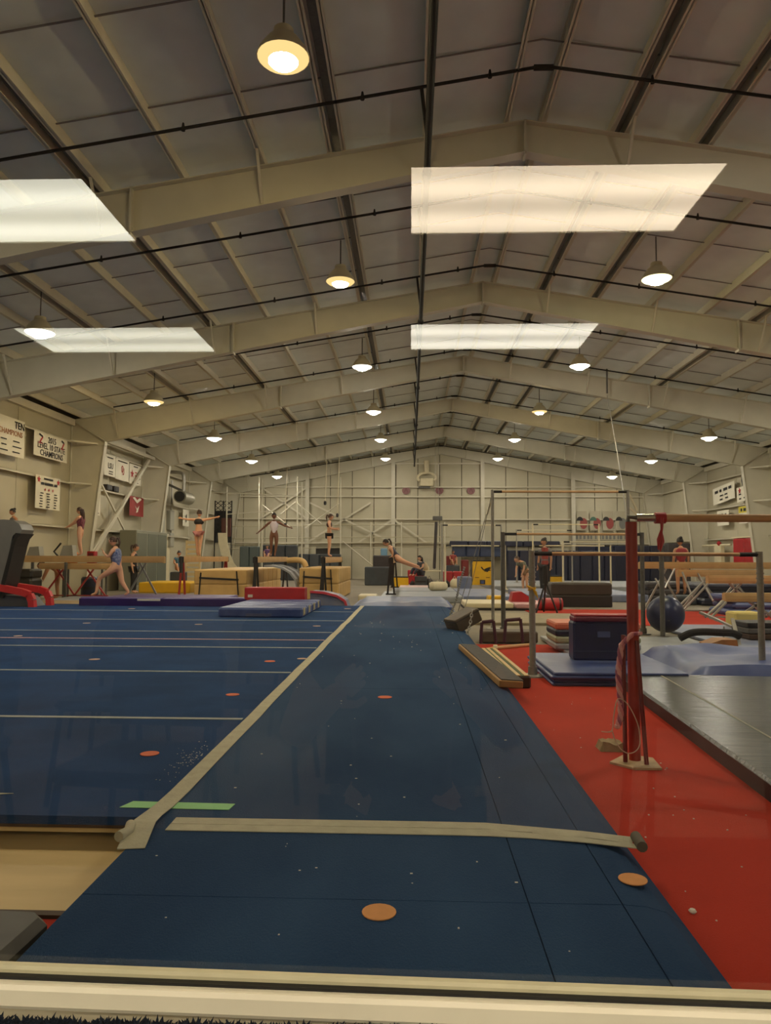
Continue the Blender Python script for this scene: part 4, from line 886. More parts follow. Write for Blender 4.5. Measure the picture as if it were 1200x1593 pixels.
pad('low slate block between the two far girls', 464, 530, 862, 893, 36.6, slate, 'foam_block', 4)
pad('black roll block behind the girl in black', 491, 530, 851, 858, 38.8, blk, 'foam_block', 1, 0.5)
pad('long navy pad row on the end wall under the small banners', 700, 872, 842, 850, 39.6, navy, 'wall_pad', 6, 0.6, False)
pad('deep navy pad row standing along the end wall', 790, 960, 857, 898, 38.2, navy, 'wall_pad', 9, 0.7)
pad('taller navy pads stacked at the corner by the small banners', 900, 1040, 849, 898, 39.3, navy, 'wall_pad', 5, 0.7)
pad('blue pads in the middle of the end wall', 704, 790, 850, 866, 39.7, mat('dull_blue_vinyl', (40, 54, 84), 0.5, var=0.15), 'wall_pad', 4, 0.5, False)
pad('dark pit edge pads behind the red girl', 1040, 1075, 845, 895, 33.0, grey_side, 'wall_pad', 2)
pad('pale mat pile behind the second maroon block', 712, 735, 897, 912, 26.0, pale_blue, 'mat_pile', 1)
cr_ = thing('cream_roll', 'cream foam roll lying past the crumpled mat', 'roll'); MB().tube([at(668, 912, 23.0), at(672, 912, 23.0), at(692, 912, 23.4)], [0.1, 0.14, 0.14], 12).build('body', cream_v, cr_); MB().tube([at(667, 912, 22.98), at(669, 912, 22.99)], 0.07, 10).build('core', black_paint, cr_)
eq = thing('folding_table', 'small white folding table crowded with bags at the far end', 'table', (at(672, 888, 31).x, 31.0, 0.0)); MB().box(-0.5, 0.5, -0.3, 0.3, 0.62, 0.66).build('table_top', cream_v, eq)
for x in (-0.45, 0.45):
    for y in (-0.25, 0.25): MB().bar((x, y, 0), (x, y, 0.62), 0.03).build('leg', steel, eq)
rr = random.Random(8)
for k in range(9):
    t = thing('gym_bag', ['white bag on the folding table', 'grey bag in the middle of the folding table', 'pale bag at the edge of the folding table', 'dark bag under the folding table', 'small striped bag on the floor by the table', 'brown bag on the floor by the table', 'white sack beside the table legs', 'black bag behind the folding table', 'cream bag by the cream roll'][k], 'bag', (eq.location.x + rr.uniform(-0.4, 0.4), 31.0 + rr.uniform(-0.2, 0.2) - (0.7 if k > 3 else 0), 0.662 if k < 3 else 0.002))
    if 2 < k: t.location.x = eq.location.x - 0.8 + 0.34*(k-3)
    s_ = 0.16 + 0.05*(k % 3); m_ = [cream_v, pale_grey, mat('bag_beige', (180, 160, 130), 0.8), black_paint, grey_side, brown_v, cream_v, black_paint, cream_v][k]
    MB().lathe([(s_*0.6, 0), (s_*0.75, s_*0.3), (s_*0.65, s_*0.9), (s_*0.3, s_*1.3)], 10).build('body', m_, t); MB().tube([(-s_*0.3, 0, s_*1.2), (0, 0, s_*1.7), (s_*0.3, 0, s_*1.2)], 0.012, 5).build('handle', m_, t)
# rails, ropes and rigs at the far end
rig = thing('rail_rig', 'rig of pale horizontal rails and posts along the end wall', 'rig')
for y in (817, 836, 845, 852): MB().tube([at(352, y+2, 38.6), at(530, y, 38.6), at(700, y-1, 38.6)], 0.028, 6).build('rail', mat('pale_rail_paint', (176, 168, 140), 0.5), rig)
for x in (403, 463, 530, 577, 625, 692): MB().tube([(at(x, 880, 38.55).x, 38.55, 0.01), at(x, 812 if x > 540 else 742, 38.55)], 0.035, 6).build('post', girt_mat, rig)
for a, b in (((408, 785), (455, 823)), ((463, 783), (500, 815)), ((528, 783), (475, 822)), ((460, 781), (437, 800)), ((533, 842), (580, 880))): MB().tube([at(*a, 38.5), at(*b, 38.5)], 0.035, 6).build('stay', girt_mat, rig)
rig2 = thing('rope_rig', 'tall twin post rig with cross braces near the lattice tower', 'rig')
for x, y0 in ((353, 757), (408, 745), (470, 750)): MB().tube([(at(x, 880, 36.0).x, 36.0, 0.01), at(x, y0, 36.0)], 0.035, 6).build('post', girt_mat, rig2)
MB().tube([at(318, 765, 36.0), at(470, 772, 36.0)], 0.03, 6).build('crossbar', girt_mat, rig2); MB().tube([at(353, 800, 36), at(408, 796, 36), at(425, 795, 36)], 0.025, 6).build('crossbar', girt_mat, rig2)
for k, (x, y0, y1, Y, lb) in enumerate(((506, 735, 781, 36.0, 'white climbing rope hanging with a hook over the girl in black'), (444, 760, 815, 37.0, 'pale rope hanging behind the girl in white'), (525, 745, 800, 37.0, 'thin rope hanging next to the hooked rope'), (676, 812, 880, 35.0, 'dark rope bundle hanging beside the far table'))):
    t = thing('climbing_rope', lb, 'rope'); a = at(x+3, y0, Y); top = zr(a.x)-0.001 if k < 3 else a.z
    MB().tube([(a.x, a.y, top), at(x, y1, Y)], 0.02 if k < 3 else 0.07, 6).build('rope', cream_v if k < 3 else grey_side, t)
    b = at(x, y1, Y); MB().lathe([(0.03, 0), (0.07, 0.04), (0.07, 0.16), (0.03, 0.2)], 8, (b.x, b.y, b.z-0.15)).build('hook', grey_side if k else black_paint, t)
hb = thing('hanging_box', 'small grey box hanging from cables in front of the end wall', 'box'); c_ = at(681, 806, 38.5); MB().rbox(c_.x-0.25, c_.x+0.25, 38.4, 38.6, c_.z-0.12, c_.z+0.1, 0.02).build('body', dark_steel, hb)
for dx in (-0.12, 0.05): MB().tube([(c_.x+dx, 38.5, c_.z+0.1), (c_.x+dx, 38.5, zr(c_.x)-0.02)], 0.008, 4).build('cable', steel, hb)
lat = thing('lattice_tower', 'black lattice panel tower standing in the far corner', 'tower'); Y = 37.2; a, b = at(334, 832, Y), at(361, 779, Y)
for x in (a.x, (a.x+b.x)/2, b.x): MB().bar((x, Y, 0.02), (x, Y, b.z), 0.05).build('upright', black_paint, lat)
nz = 7
for k in range(nz):
    z0 = a.z + (b.z-a.z)*k/nz; z1 = a.z + (b.z-a.z)*(k+1)/nz
    for u in range(3):
        xa = a.x + (b.x-a.x)*u/3; xb = a.x + (b.x-a.x)*(u+1)/3
        MB().bar((xa, Y, z0), (xb, Y, z1), 0.03).build('lattice_bar', black_paint, lat); MB().bar((xb, Y+0.03, z0), (xa, Y+0.03, z1), 0.03).build('lattice_bar', black_paint, lat)
MB().box(a.x, b.x, Y+0.1, Y+0.14, 1.9, b.z-0.5).build('back_net', mat('dark_net', (46, 48, 52), 0.9), lat)
MB().rbox(at(345, 830, Y).x, at(360, 830, Y).x, Y-0.12, Y-0.05, at(345, 835, Y).z, at(345, 806, Y).z, 0.02).build('brown_pad', mat('brown_red_pad', (96, 56, 46), 0.7), lat)
sl = thing('white_slide', 'curved white slide board in the far corner', 'slide'); g = MB(); ps = [at(x, y, 35.6) for x, y in ((346, 829), (347, 845), (351, 862), (357, 876), (366, 888), (376, 896))]
for p in ps: p.z = max(p.z, 0.05)
for p, q in zip(ps[:-1], ps[1:]): g.bar(p, q, 0.6, 0.06, up=(0, 1, 0)) if False else g.prism([p + Vector((-0.22, 0, 0)), p + Vector((0.22, 0, 0)), q + Vector((0.22, 0, 0)), q + Vector((-0.22, 0, 0))], (0, 0.06, 0))
g.build('slide_board', cream_v, sl); MB().bar((ps[0].x, 35.7, 0.02), (ps[0].x, 35.7, ps[0].z), 0.08).build('support', grey_side, sl)
# ------------------------------------------------------------------ banners and fittings on the walls
paper = mat('white_banner_vinyl', (226, 220, 200), 0.6, var=0.04, vscale=2); ink = mat('black_print', (28, 26, 26), 0.7); red_ink = mat('red_print', (176, 36, 44), 0.7); orange_ink = mat('orange_brown_print', (176, 110, 60), 0.7)
def wall_M(side, y, z, off=0.235):
    # local x runs along the wall as read from inside, local y up, local z towards the hall
    if side == 'left': return Matrix.Translation((XL+off, y, z)) @ Matrix(((0,0,1,0),(1,0,0,0),(0,1,0,0),(0,0,0,1)))
    if side == 'right': return Matrix.Translation((XR-off, y, z)) @ Matrix(((0,0,-1,0),(-1,0,0,0),(0,1,0,0),(0,0,0,1)))
    return Matrix.Translation((y, YB-off, z)) @ Matrix(((1,0,0,0),(0,0,-1,0),(0,1,0,0),(0,0,0,1)))
def banner(label, side, c, z, wd, ht, m_=None, tilt=0.0, name='banner', off=0.235):
    M = wall_M(side, c, z, off) @ Matrix.Rotation(tilt, 4, 'Z'); t = thing(name, label, 'banner')
    g = MB(); n = 8
    def fn(u, v): return M @ Vector(((u-0.5)*wd, (v-0.5)*ht, 0.012*math.sin(u*9)*(1-v)))
    g.grid(fn, n, 3); gb = MB().grid(lambda u, v: fn(u, v) - M.to_3x3() @ Vector((0, 0, 0.006)), n, 3)
    o = len(g.v); g.v += gb.v; g.f += [tuple(reversed([i+o for i in f])) for f in gb.f]
    g.build('sheet', m_ or paper, t); return t, M
def T(x, y, z=0.016): return Matrix.Translation((x, y, z))
t, M = banner('white banner reading 2015 LEVEL 10 STATE CHAMPIONS with red ribbons', 'left', 20.62, 4.29, 1.95, 0.68, tilt=0.0)
lettering('2015', 0.24, M @ T(0.02, 0.17), ink, t, bold=0.002); lettering('LEVEL 10 STATE', 0.235, M @ T(0, -0.03), ink, t, squash=0.98, bold=0.002); lettering('CHAMPIONS', 0.235, M @ T(0.02, -0.23), ink, t, bold=0.002)
for x, s in ((-0.62, 1.0), (0.66, 0.8)):
    MB().bar(M @ Vector((x-0.1*s, 0.27, 0.017)), M @ Vector((x+0.1*s, 0.22, 0.017)), 0.004, 0.05).build('ribbon_mark', ink, t); MB().bar(M @ Vector((x+0.1*s, 0.22, 0.017)), M @ Vector((x-0.08*s, 0.03, 0.017)), 0.004, 0.05).build('ribbon_mark', red_ink, t); MB().bar(M @ Vector((x-0.14*s, 0.03, 0.017)), M @ Vector((x+0.1*s, 0.03, 0.017)), 0.004, 0.02).build('ribbon_mark', red_ink, t)
t, M = banner('cream banner cut by the frame, ending in TEN and PIONS above names', 'left', 18.25, 4.25, 1.8, 0.98)
lettering('TEN', 0.26, M @ T(0.62, 0.32), ink, t, bold=0.003); lettering('CHAMPIONS', 0.2, M @ T(0.2, 0.1), orange_ink, t)
rr = random.Random(4)
def marks(t, M, rows, cols, x0, dx, y0, dy, wmax, m_, h=0.035):
    for i in range(rows):
        for j in range(cols):
            w_ = wmax*rr.uniform(0.5, 1.0); MB().box(-w_/2, w_/2, -h/2, h/2, 0, 0.003, M @ T(x0+j*dx+rr.uniform(-0.03, 0.03), y0-i*dy)).build('lettering_line', m_, t)
marks(t, M, 3, 2, -0.1, 0.6, -0.1, 0.14, 0.45, ink, 0.03)
t, M = banner('white banner listing names in three columns with red stars', 'left', 20.52, 2.97, 1.4, 0.92)
def star(t, M, x, y, r, m_):
    MB().prism([M @ T(x, y) @ Vector((math.sin(k*math.pi/5)*(r if k % 2 == 0 else r*0.45), math.cos(k*math.pi/5)*(r if k % 2 == 0 else r*0.45), 0)) for k in range(10)], M.to_3x3() @ Vector((0, 0, 0.003))).build('star_mark', m_, t)
star(t, M, -0.56, 0.34, 0.1, red_ink); star(t, M, 0.56, 0.34, 0.1, red_ink)
for x in (-0.2, 0.02, 0.24): star(t, M, x, 0.08, 0.05, red_ink)
marks(t, M, 1, 1, 0, 0, 0.38, 0, 0.9, ink, 0.05); marks(t, M, 1, 4, -0.38, 0.26, 0.24, 0, 0.28, ink, 0.07); marks(t, M, 6, 3, -0.4, 0.4, -0.03, 0.075, 0.2, ink, 0.03)
t, M = banner('square white banner with the letters LSU', 'left', 24.75, 4.28, 0.9, 0.72); lettering('LSU', 0.27, M @ T(0.03, -0.02), ink, t, bold=0.002); marks(t, M, 1, 1, 0, 0, 0.26, 0, 0.6, ink); marks(t, M, 2, 1, 0.05, 0, -0.2, 0.08, 0.5, ink, 0.025)
t, M = banner('square white banner with interlocked red O and U', 'left', 25.85, 4.25, 1.2, 0.74); lettering('O', 0.36, M @ T(-0.04, 0.02), red_ink, t, squash=0.7); lettering('U', 0.36, M @ T(0.05, -0.06), red_ink, t, squash=0.7); marks(t, M, 1, 1, 0, 0, 0.29, 0, 0.9, ink)
t, M = banner('square white banner with a black AU monogram and a red bird', 'left', 27.1, 4.22, 1.15, 0.74); lettering('A', 0.34, M @ T(0.36, -0.02), ink, t, bold=0.002); lettering('U', 0.3, M @ T(0.36, -0.07), ink, t, bold=0.002); star(t, M, -0.36, 0.0, 0.17, red_ink); marks(t, M, 1, 1, 0, 0, 0.29, 0, 0.8, ink); marks(t, M, 2, 1, 0, 0, 0.08, 0.12, 0.25, red_ink); marks(t, M, 1, 1, 0, 0, -0.3, 0, 0.9, ink)
t, M = banner('red banner with a white winged mark beside the wall brace', 'left', 27.3, 3.05, 1.4, 0.72, mat('red_banner_vinyl', (150, 48, 46), 0.6, var=0.1))
MB().prism([M @ Vector(p) for p in ((-0.45, 0.3, 0.015), (0, 0.12, 0.015), (0.45, 0.3, 0.015), (0.25, 0.34, 0.015), (0, 0.24, 0.015), (-0.25, 0.34, 0.015))], M.to_3x3() @ Vector((0, 0, 0.003))).build('swoosh_mark', paper, t); MB().prism([M @ Vector(p) for p in ((-0.2, 0.02, 0.015), (0.0, -0.08, 0.015), (0.22, 0.05, 0.015), (0.08, -0.2, 0.015), (-0.1, -0.24, 0.015), (-0.02, -0.13, 0.015))], M.to_3x3() @ Vector((0, 0, 0.003))).build('wing_mark', paper, t)
t, M = banner('narrow white poster with a black figure beside the column', 'left', 23.75, 2.95, 0.6, 0.85); MB().prism([M @ Vector(p) for p in ((-0.05, 0.3, 0.015), (0.06, 0.25, 0.015), (0.03, 0.05, 0.015), (0.12, -0.2, 0.015), (0.0, -0.02, 0.015), (-0.1, -0.18, 0.015), (-0.04, 0.08, 0.015))], M.to_3x3() @ Vector((0, 0, 0.003))).build('figure_mark', ink, t); marks(t, M, 2, 1, 0, 0, -0.28, 0.07, 0.3, ink, 0.025)
t, M = banner('white poster with a small dark figure near the wall heater', 'left', 33.4, 2.95, 0.9, 0.75); MB().prism([M @ Vector(p) for p in ((0.0, 0.2, 0.015), (0.08, 0.1, 0.015), (0.03, -0.2, 0.015), (-0.03, -0.2, 0.015), (-0.05, 0.05, 0.015))], M.to_3x3() @ Vector((0, 0, 0.003))).build('figure_mark', ink, t)
t, M = banner('tilted white banner on the far side wall with a lettered heading', 'right', 32.2, 4.0, 2.2, 0.72, tilt=0.08); marks(t, M, 1, 4, -0.7, 0.46, 0.16, 0, 0.4, ink, 0.12); marks(t, M, 2, 2, -0.2, 0.5, -0.06, 0.16, 0.4, ink, 0.06)
t, M = banner('white banner under the wall fan on the far side wall', 'right', 30.1, 3.85, 1.6, 0.6, tilt=0.06); marks(t, M, 2, 3, -0.45, 0.45, 0.0, 0.18, 0.3, ink, 0.06); star(t, M, -0.5, 0.15, 0.14, red_ink)
t, M = banner('small white poster on the far side wall next to the yellow one', 'right', 32.3, 2.95, 1.2, 0.65); marks(t, M, 3, 3, -0.3, 0.3, 0.16, 0.15, 0.22, ink, 0.05)
t, M = banner('yellow and white banner on the far side wall above the red pads', 'right', 30.0, 2.98, 1.5, 0.7); MB().box(-0.74, 0.74, 0.08, 0.34, 0.013, 0.016, M).build('yellow_field', mat('banner_yellow', (206, 190, 60), 0.6), t); marks(t, M, 1, 4, -0.5, 0.32, 0.2, 0, 0.25, ink, 0.12); marks(t, M, 1, 2, -0.3, 0.5, -0.15, 0, 0.35, orange_ink, 0.06)
rp_ = thing('red_wall_pad', 'pair of red wall pads fixed to the far side wall', 'pad')
for y in (29.55, 30.6): MB().rbox(XR-0.36, XR-0.22, y-0.5, y+0.5, 1.0, 2.03, 0.04).build('pad', red_v, rp_)
MB().box(XR-0.38, XR-0.2, 29.0, 31.2, 2.04, 2.09).build('top_strip', cream_v, rp_)
wl = thing('wall_rail', 'pale pipe rail with a red valve along the far side wall', 'pipe'); MB().tube([(XR-0.3, 31.4, 1.78), (XR-0.3, 34.4, 1.78)], 0.05, 8).build('pipe', cream_v, wl); MB().lathe([(0.03, -0.1), (0.1, -0.02), (0.1, 0.02), (0.03, 0.1)], 8, (XR-0.35, 32.5, 1.86)).build('valve', red_ink, wl); MB().box(XR-0.4, XR-0.25, 32.2, 32.9, 0.9, 1.75).build('valve_body', cream_v, wl)
wfn = thing('wall_fan', 'dark round wall fan on the far side wall', 'fan', (XR-0.45, 29.6, 4.35))
g = MB(); g.tube([(0.0, 0.3*math.cos(k*math.pi/10), 0.3*math.sin(k*math.pi/10)) for k in range(20)], 0.04, 6, closed=True); g.build('ring', dark_steel, wfn); MB().tube([(-0.02, 0, 0), (0.3, 0, 0)], 0.07, 8).build('motor', dark_steel, wfn)
for k in range(5): MB().bar((0, 0, 0), (0.02, 0.26*math.cos(k*1.2566), 0.26*math.sin(k*1.2566)), 0.02, 0.14).build('blade', mat('dark_fan_blade', (70, 66, 60), 0.5), wfn)
# end wall: sports boards, fan, row of small banners
for k, (x, lb, m_) in enumerate(((632, 'purple red round emblem on the end wall, beside the wall fan', mat('plum_emblem', (128, 88, 88), 0.7)), (684, 'plum round emblem under the wall fan', None), (733, 'purple red round emblem on the end wall, near the wide post', None))):
    c_ = at(x, 763, YB-0.1); t = thing('round_emblem', lb, 'emblem', (c_.x, YB-0.12, c_.z)); m_ = MATS['plum_emblem']
    MB().prism([(0.22*math.cos(a*math.pi/10), 0, 0.22*math.sin(a*math.pi/10)) for a in range(20)], (0, 0.05, 0)).build('disc', m_, t); g = MB(); g.bar((-0.1, -0.004, -0.12), (0, -0.004, 0.12), 0.006, 0.05); g.build('letter_stroke', mat('plum_stroke', (110, 70, 72), 0.7), t); MB().bar((0, -0.004, 0.12), (0.1, -0.004, -0.12), 0.006, 0.05).build('letter_stroke', mat('plum_stroke', (110, 70, 72), 0.7), t)
c_ = at(664, 748, YB-0.2); t = thing('wall_fan', 'white boxed ventilation fan high on the end wall', 'fan', (c_.x, YB-0.2, c_.z)); MB().rbox(-0.36, 0.36, -0.2, 0.1, -0.3, 0.12, 0.03).build('housing', cream_v, t)
g = MB(); g.tube([(0.5*math.cos(a), -0.1, 0.16+0.28*math.sin(a)) for a in [k*math.pi/10 for k in range(-2, 13)]], 0.07, 6); g.build('duct_hood', cream_v, t); MB().tube([(0, -0.05, 0.4), (0, -0.05, 1.1)], 0.14, 8).build('duct', cream_v, t); MB().box(-0.45, 0.2, -0.15, 0.1, -0.42, -0.32).build('shelf', dark_steel, t)
for k, x in enumerate((899, 920, 940, 960)):
    c_ = at(x+7, 810, YB-0.3); t, M = banner(['small banner with a red and black disc, first in the row by the wide post', 'small banner with a red and green disc, second in the row', 'small banner with a dark red disc, third in the row', 'small pale banner with a grey disc, last in the row'][k], 'back', c_.x, c_.z, 0.56, 1.05, mat('dim_banner_vinyl', (168, 160, 138), 0.7), off=0.2)
    MB().prism([M @ T(0.1, -0.15) @ Vector((0.2*math.cos(a*math.pi/8), 0.3*math.sin(a*math.pi/8), 0)) for a in range(16)], M.to_3x3() @ Vector((0, 0, 0.003))).build('disc_mark', ([mat('dull_red_print', (140, 62, 58), 0.7)]*3 + [mat('grey_print', (110, 110, 106), 0.7)])[k], t)
    MB().prism([M @ T(-0.1, 0.0, 0.02) @ Vector((0.18*math.cos(a*math.pi/8), 0.22*math.sin(a*math.pi/8), 0)) for a in range(0, 9)], M.to_3x3() @ Vector((0, 0, 0.003))).build('figure_mark', [ink, mat('green_print', (60, 96, 80), 0.7), ink, ink][k], t)
c_ = at(936, 835, YB-0.3); t, M = banner('long narrow lettered banner under the row of small banners', 'back', c_.x, c_.z, 2.9, 0.42, MATS['dim_banner_vinyl'], off=0.2)
marks(t, M, 1, 14, -1.3, 0.2, 0.0, 0, 0.13, MATS['grey_print'], 0.26)
# heater with flue, electric boxes and a door on the banner wall
ht = thing('unit_heater', 'grey cylinder heater with a bent flue on the banner wall', 'heater'); hx, hy, hz = -9.75, 31.3, 3.72
MB().tube([(hx, hy-0.5, hz), (hx, hy+0.8, hz)], 0.27, 18).build('drum', mat('grey_heater_metal', (150, 146, 130), 0.4, metal=0.4), ht); MB().tube([(hx, hy-0.52, hz), (hx, hy-0.49, hz)], 0.22, 16).build('intake', black_paint, ht)
MB().tube(smooth([Vector(p) for p in ((hx, hy, hz+0.25), (hx, hy, hz+0.8), (hx-0.1, hy, hz+1.05), (hx-0.6, hy, hz+1.1))], 4), 0.07, 8).build('flue', steel, ht); MB().bar((hx, hy-0.2, hz+0.27), (XL+0.02, hy-0.2, hz+0.6), 0.06, 0.1).build('bracket', dark_steel, ht)
for k, (y, z, w_, h_) in enumerate(((31.7, 2.75, 0.55, 0.85), (31.75, 1.9, 0.5, 0.6), (30.6, 2.4, 0.3, 0.9))):
    t = thing('electric_box', ['grey electric panel under the heater', 'smaller electric panel under the first one', 'narrow electric box with pipes next to the panels'][k], 'electric panel'); MB().rbox(XL+0.005, XL+0.16, y-w_/2, y+w_/2, z-h_/2, z+h_/2, 0.015).build('cabinet', mat('grey_panel_paint', (146, 144, 132), 0.5), t); MB().tube([(XL+0.1, y, z+h_/2), (XL+0.1, y, 4.5)], 0.03, 6).build('conduit', steel, t); MB().box(XL+0.16, XL+0.168, y-w_/2+0.04, y+w_/2-0.04, z-h_/2+0.05, z+h_/2-0.05).build('cover', mat('pale_panel_door', (166, 164, 150), 0.5), t)
d1 = struct(root('door_1')); 
for k in (0, 1): MB().rbox(XL+0.01, XL+0.06, 29.9+k*0.95, 30.8+k*0.95, 0.0, 2.05, 0.01).build('door_leaf', cream_v, d1)
MB().box(XL+0.005, XL+0.1, 29.75, 31.95, 2.06, 2.16).build('door_head', white_steel, d1); MB().box(XL+0.06, XL+0.1, 30.7, 30.75, 0.9, 1.2).build('door_handle', dark_steel, d1)
ss = thing('slatted_shelf', 'tan slatted wooden rack by the column', 'rack', (-9.6, 32.4, 0.0))
for x in (-0.3, 0.3): MB().box(x-0.03, x+0.03, -0.06, 0.06, 0, 1.9).build('upright', wood, ss)
for k in range(9): MB().box(-0.27, 0.27, -0.04, 0.02, 0.15+k*0.2, 0.28+k*0.2).build('slat', wood, ss)
sh = thing('glass_cabinet', 'dark glazed cabinet behind the wall brace', 'cabinet', (-9.75, 26.8, 0.0))
MB().rbox(-0.3, 0.3, -1.6, 1.6, 0.0, 2.1, 0.02).build('body', mat('green_grey_cabinet', (130, 130, 114), 0.4), sh)
for k in range(3): MB().box(0.302, 0.31, -1.55+k*1.05, -0.6+k*1.05, 0.2, 2.0).build('door', mat('dark_cabinet_glass', (104, 108, 96), 0.25), sh)
for k, (y, z) in enumerate(((25.5, 3.5), (24.9, 3.5))):
    t = thing('speaker_box', ['dark speaker box on the girt beside the red banner', 'small dark box on the girt under the white banners'][k], 'speaker'); MB().rbox(XL+0.02, XL+0.2, y-0.2, y+0.2, z-0.06, z+0.14, 0.02).build('cabinet', grey_side, t); MB().box(XL+0.2, XL+0.21, y-0.15, y+0.15, z-0.03, z+0.1).build('grille', black_paint, t)
wlm = thing('wall_lamp', 'small round white lamp on the banner wall below the brace crossing', 'lamp'); MB().lathe([(0.001, -0.09), (0.07, -0.06), (0.09, 0), (0.07, 0.06), (0.001, 0.09)], 12, (XL+0.55, 25.6, 1.98)).build('globe', emit('small_lamp_glow', (1, 0.85, 0.6), 4), wlm); MB().bar((XL+0.02, 25.6, 1.98), (XL+0.48, 25.6, 1.98), 0.04).build('arm', dark_steel, wlm)
# ------------------------------------------------------------------ people
SKIN = {'light': mat('light_skin', (216, 164, 132), 0.6, var=0.05), 'tan': mat('tan_skin', (190, 134, 98), 0.6, var=0.05), 'dark': mat('dark_skin', (112, 72, 52), 0.6, var=0.05)}
hair_m = {'black': mat('black_hair', (26, 20, 18), 0.6), 'brown': mat('brown_hair', (66, 44, 32), 0.6, var=0.15, vscale=30)}
eye_m = mat('eye_dark', (20, 16, 16), 0.3); lip_m = mat('lip', (160, 84, 78), 0.5)
BASE = {'pelvis': (0,0,.53), 'waist': (0,.004,.62), 'chest': (0,0,.74), 'neck0': (0,.006,.82), 'neck1': (0,-.004,.862),
        'sh_a': (-.1,0,.795), 'el_a': (-.125,.01,.64), 'wr_a': (-.13,-.02,.5), 'ha_a': (-.13,-.03,.455),
        'sh_b': (.1,0,.795), 'el_b': (.125,.01,.64), 'wr_b': (.13,-.02,.5), 'ha_b': (.13,-.03,.455),
        'hp_a': (-.055,0,.5), 'kn_a': (-.058,-.008,.28), 'an_a': (-.06,.008,.05), 'to_a': (-.065,-.075,.018),
        'hp_b': (.055,0,.5), 'kn_b': (.058,-.008,.28), 'an_b': (.06,.008,.05), 'to_b': (.065,-.075,.018)}
RAD = {'pelvis': (.078,.062), 'waist': (.062,.05), 'chest': (.084,.058), 'neck0': (.045,.04), 'neck1': (.03,.03), 'sh_a': .036, 'el_a': .025, 'wr_a': .017, 'ha_a': .016, 'sh_b': .036, 'el_b': .025, 'wr_b': .017, 'ha_b': .016,
       'hp_a': .06, 'kn_a': .037, 'an_a': .023, 'to_a': .018, 'hp_b': .06, 'kn_b': .037, 'an_b': .023, 'to_b': .018}
EDGES = [('pelvis','waist'), ('waist','chest'), ('chest','neck0'), ('neck0','neck1'), ('chest','sh_a'), ('sh_a','el_a'), ('el_a','wr_a'), ('wr_a','ha_a'), ('chest','sh_b'), ('sh_b','el_b'), ('el_b','wr_b'), ('wr_b','ha_b'),
         ('pelvis','hp_a'), ('hp_a','kn_a'), ('kn_a','an_a'), ('an_a','to_a'), ('pelvis','hp_b'), ('hp_b','kn_b'), ('kn_b','an_b'), ('an_b','to_b')]
def skin_mesh(J, edges, grow=1.0, extra=0.0, sub=1):
    names = []
    for e in edges:
        for n in e:
            if n not in names: names.append(n)
    me = bpy.data.meshes.new('skin'); me.from_pydata([J[n] for n in names], [(names.index(a), names.index(b)) for a, b in edges], [])
    o = bpy.data.objects.new('skin', me); C.objects.link(o); md = o.modifiers.new('s', 'SKIN'); md.use_smooth_shade = True
    if not me.skin_vertices: 
        bm = bmesh.new(); bm.from_mesh(me); bm.verts.layers.skin.verify(); bm.to_mesh(me); bm.free()
    for i, n in enumerate(names):
        r = RAD[n]; r = (r, r) if not isinstance(r, tuple) else r
        me.skin_vertices[0].data[i].radius = (r[0]*grow+extra, r[1]*grow+extra); me.skin_vertices[0].data[i].use_root = (i == 0)
    sd = o.modifiers.new('d', 'SUBSURF'); sd.levels = sub; sd.render_levels = sub
    dg = bpy.context.evaluated_depsgraph_get(); out = bpy.data.meshes.new_from_object(o.evaluated_get(dg))
    bpy.data.objects.remove(o); bpy.data.meshes.remove(me)
    return out
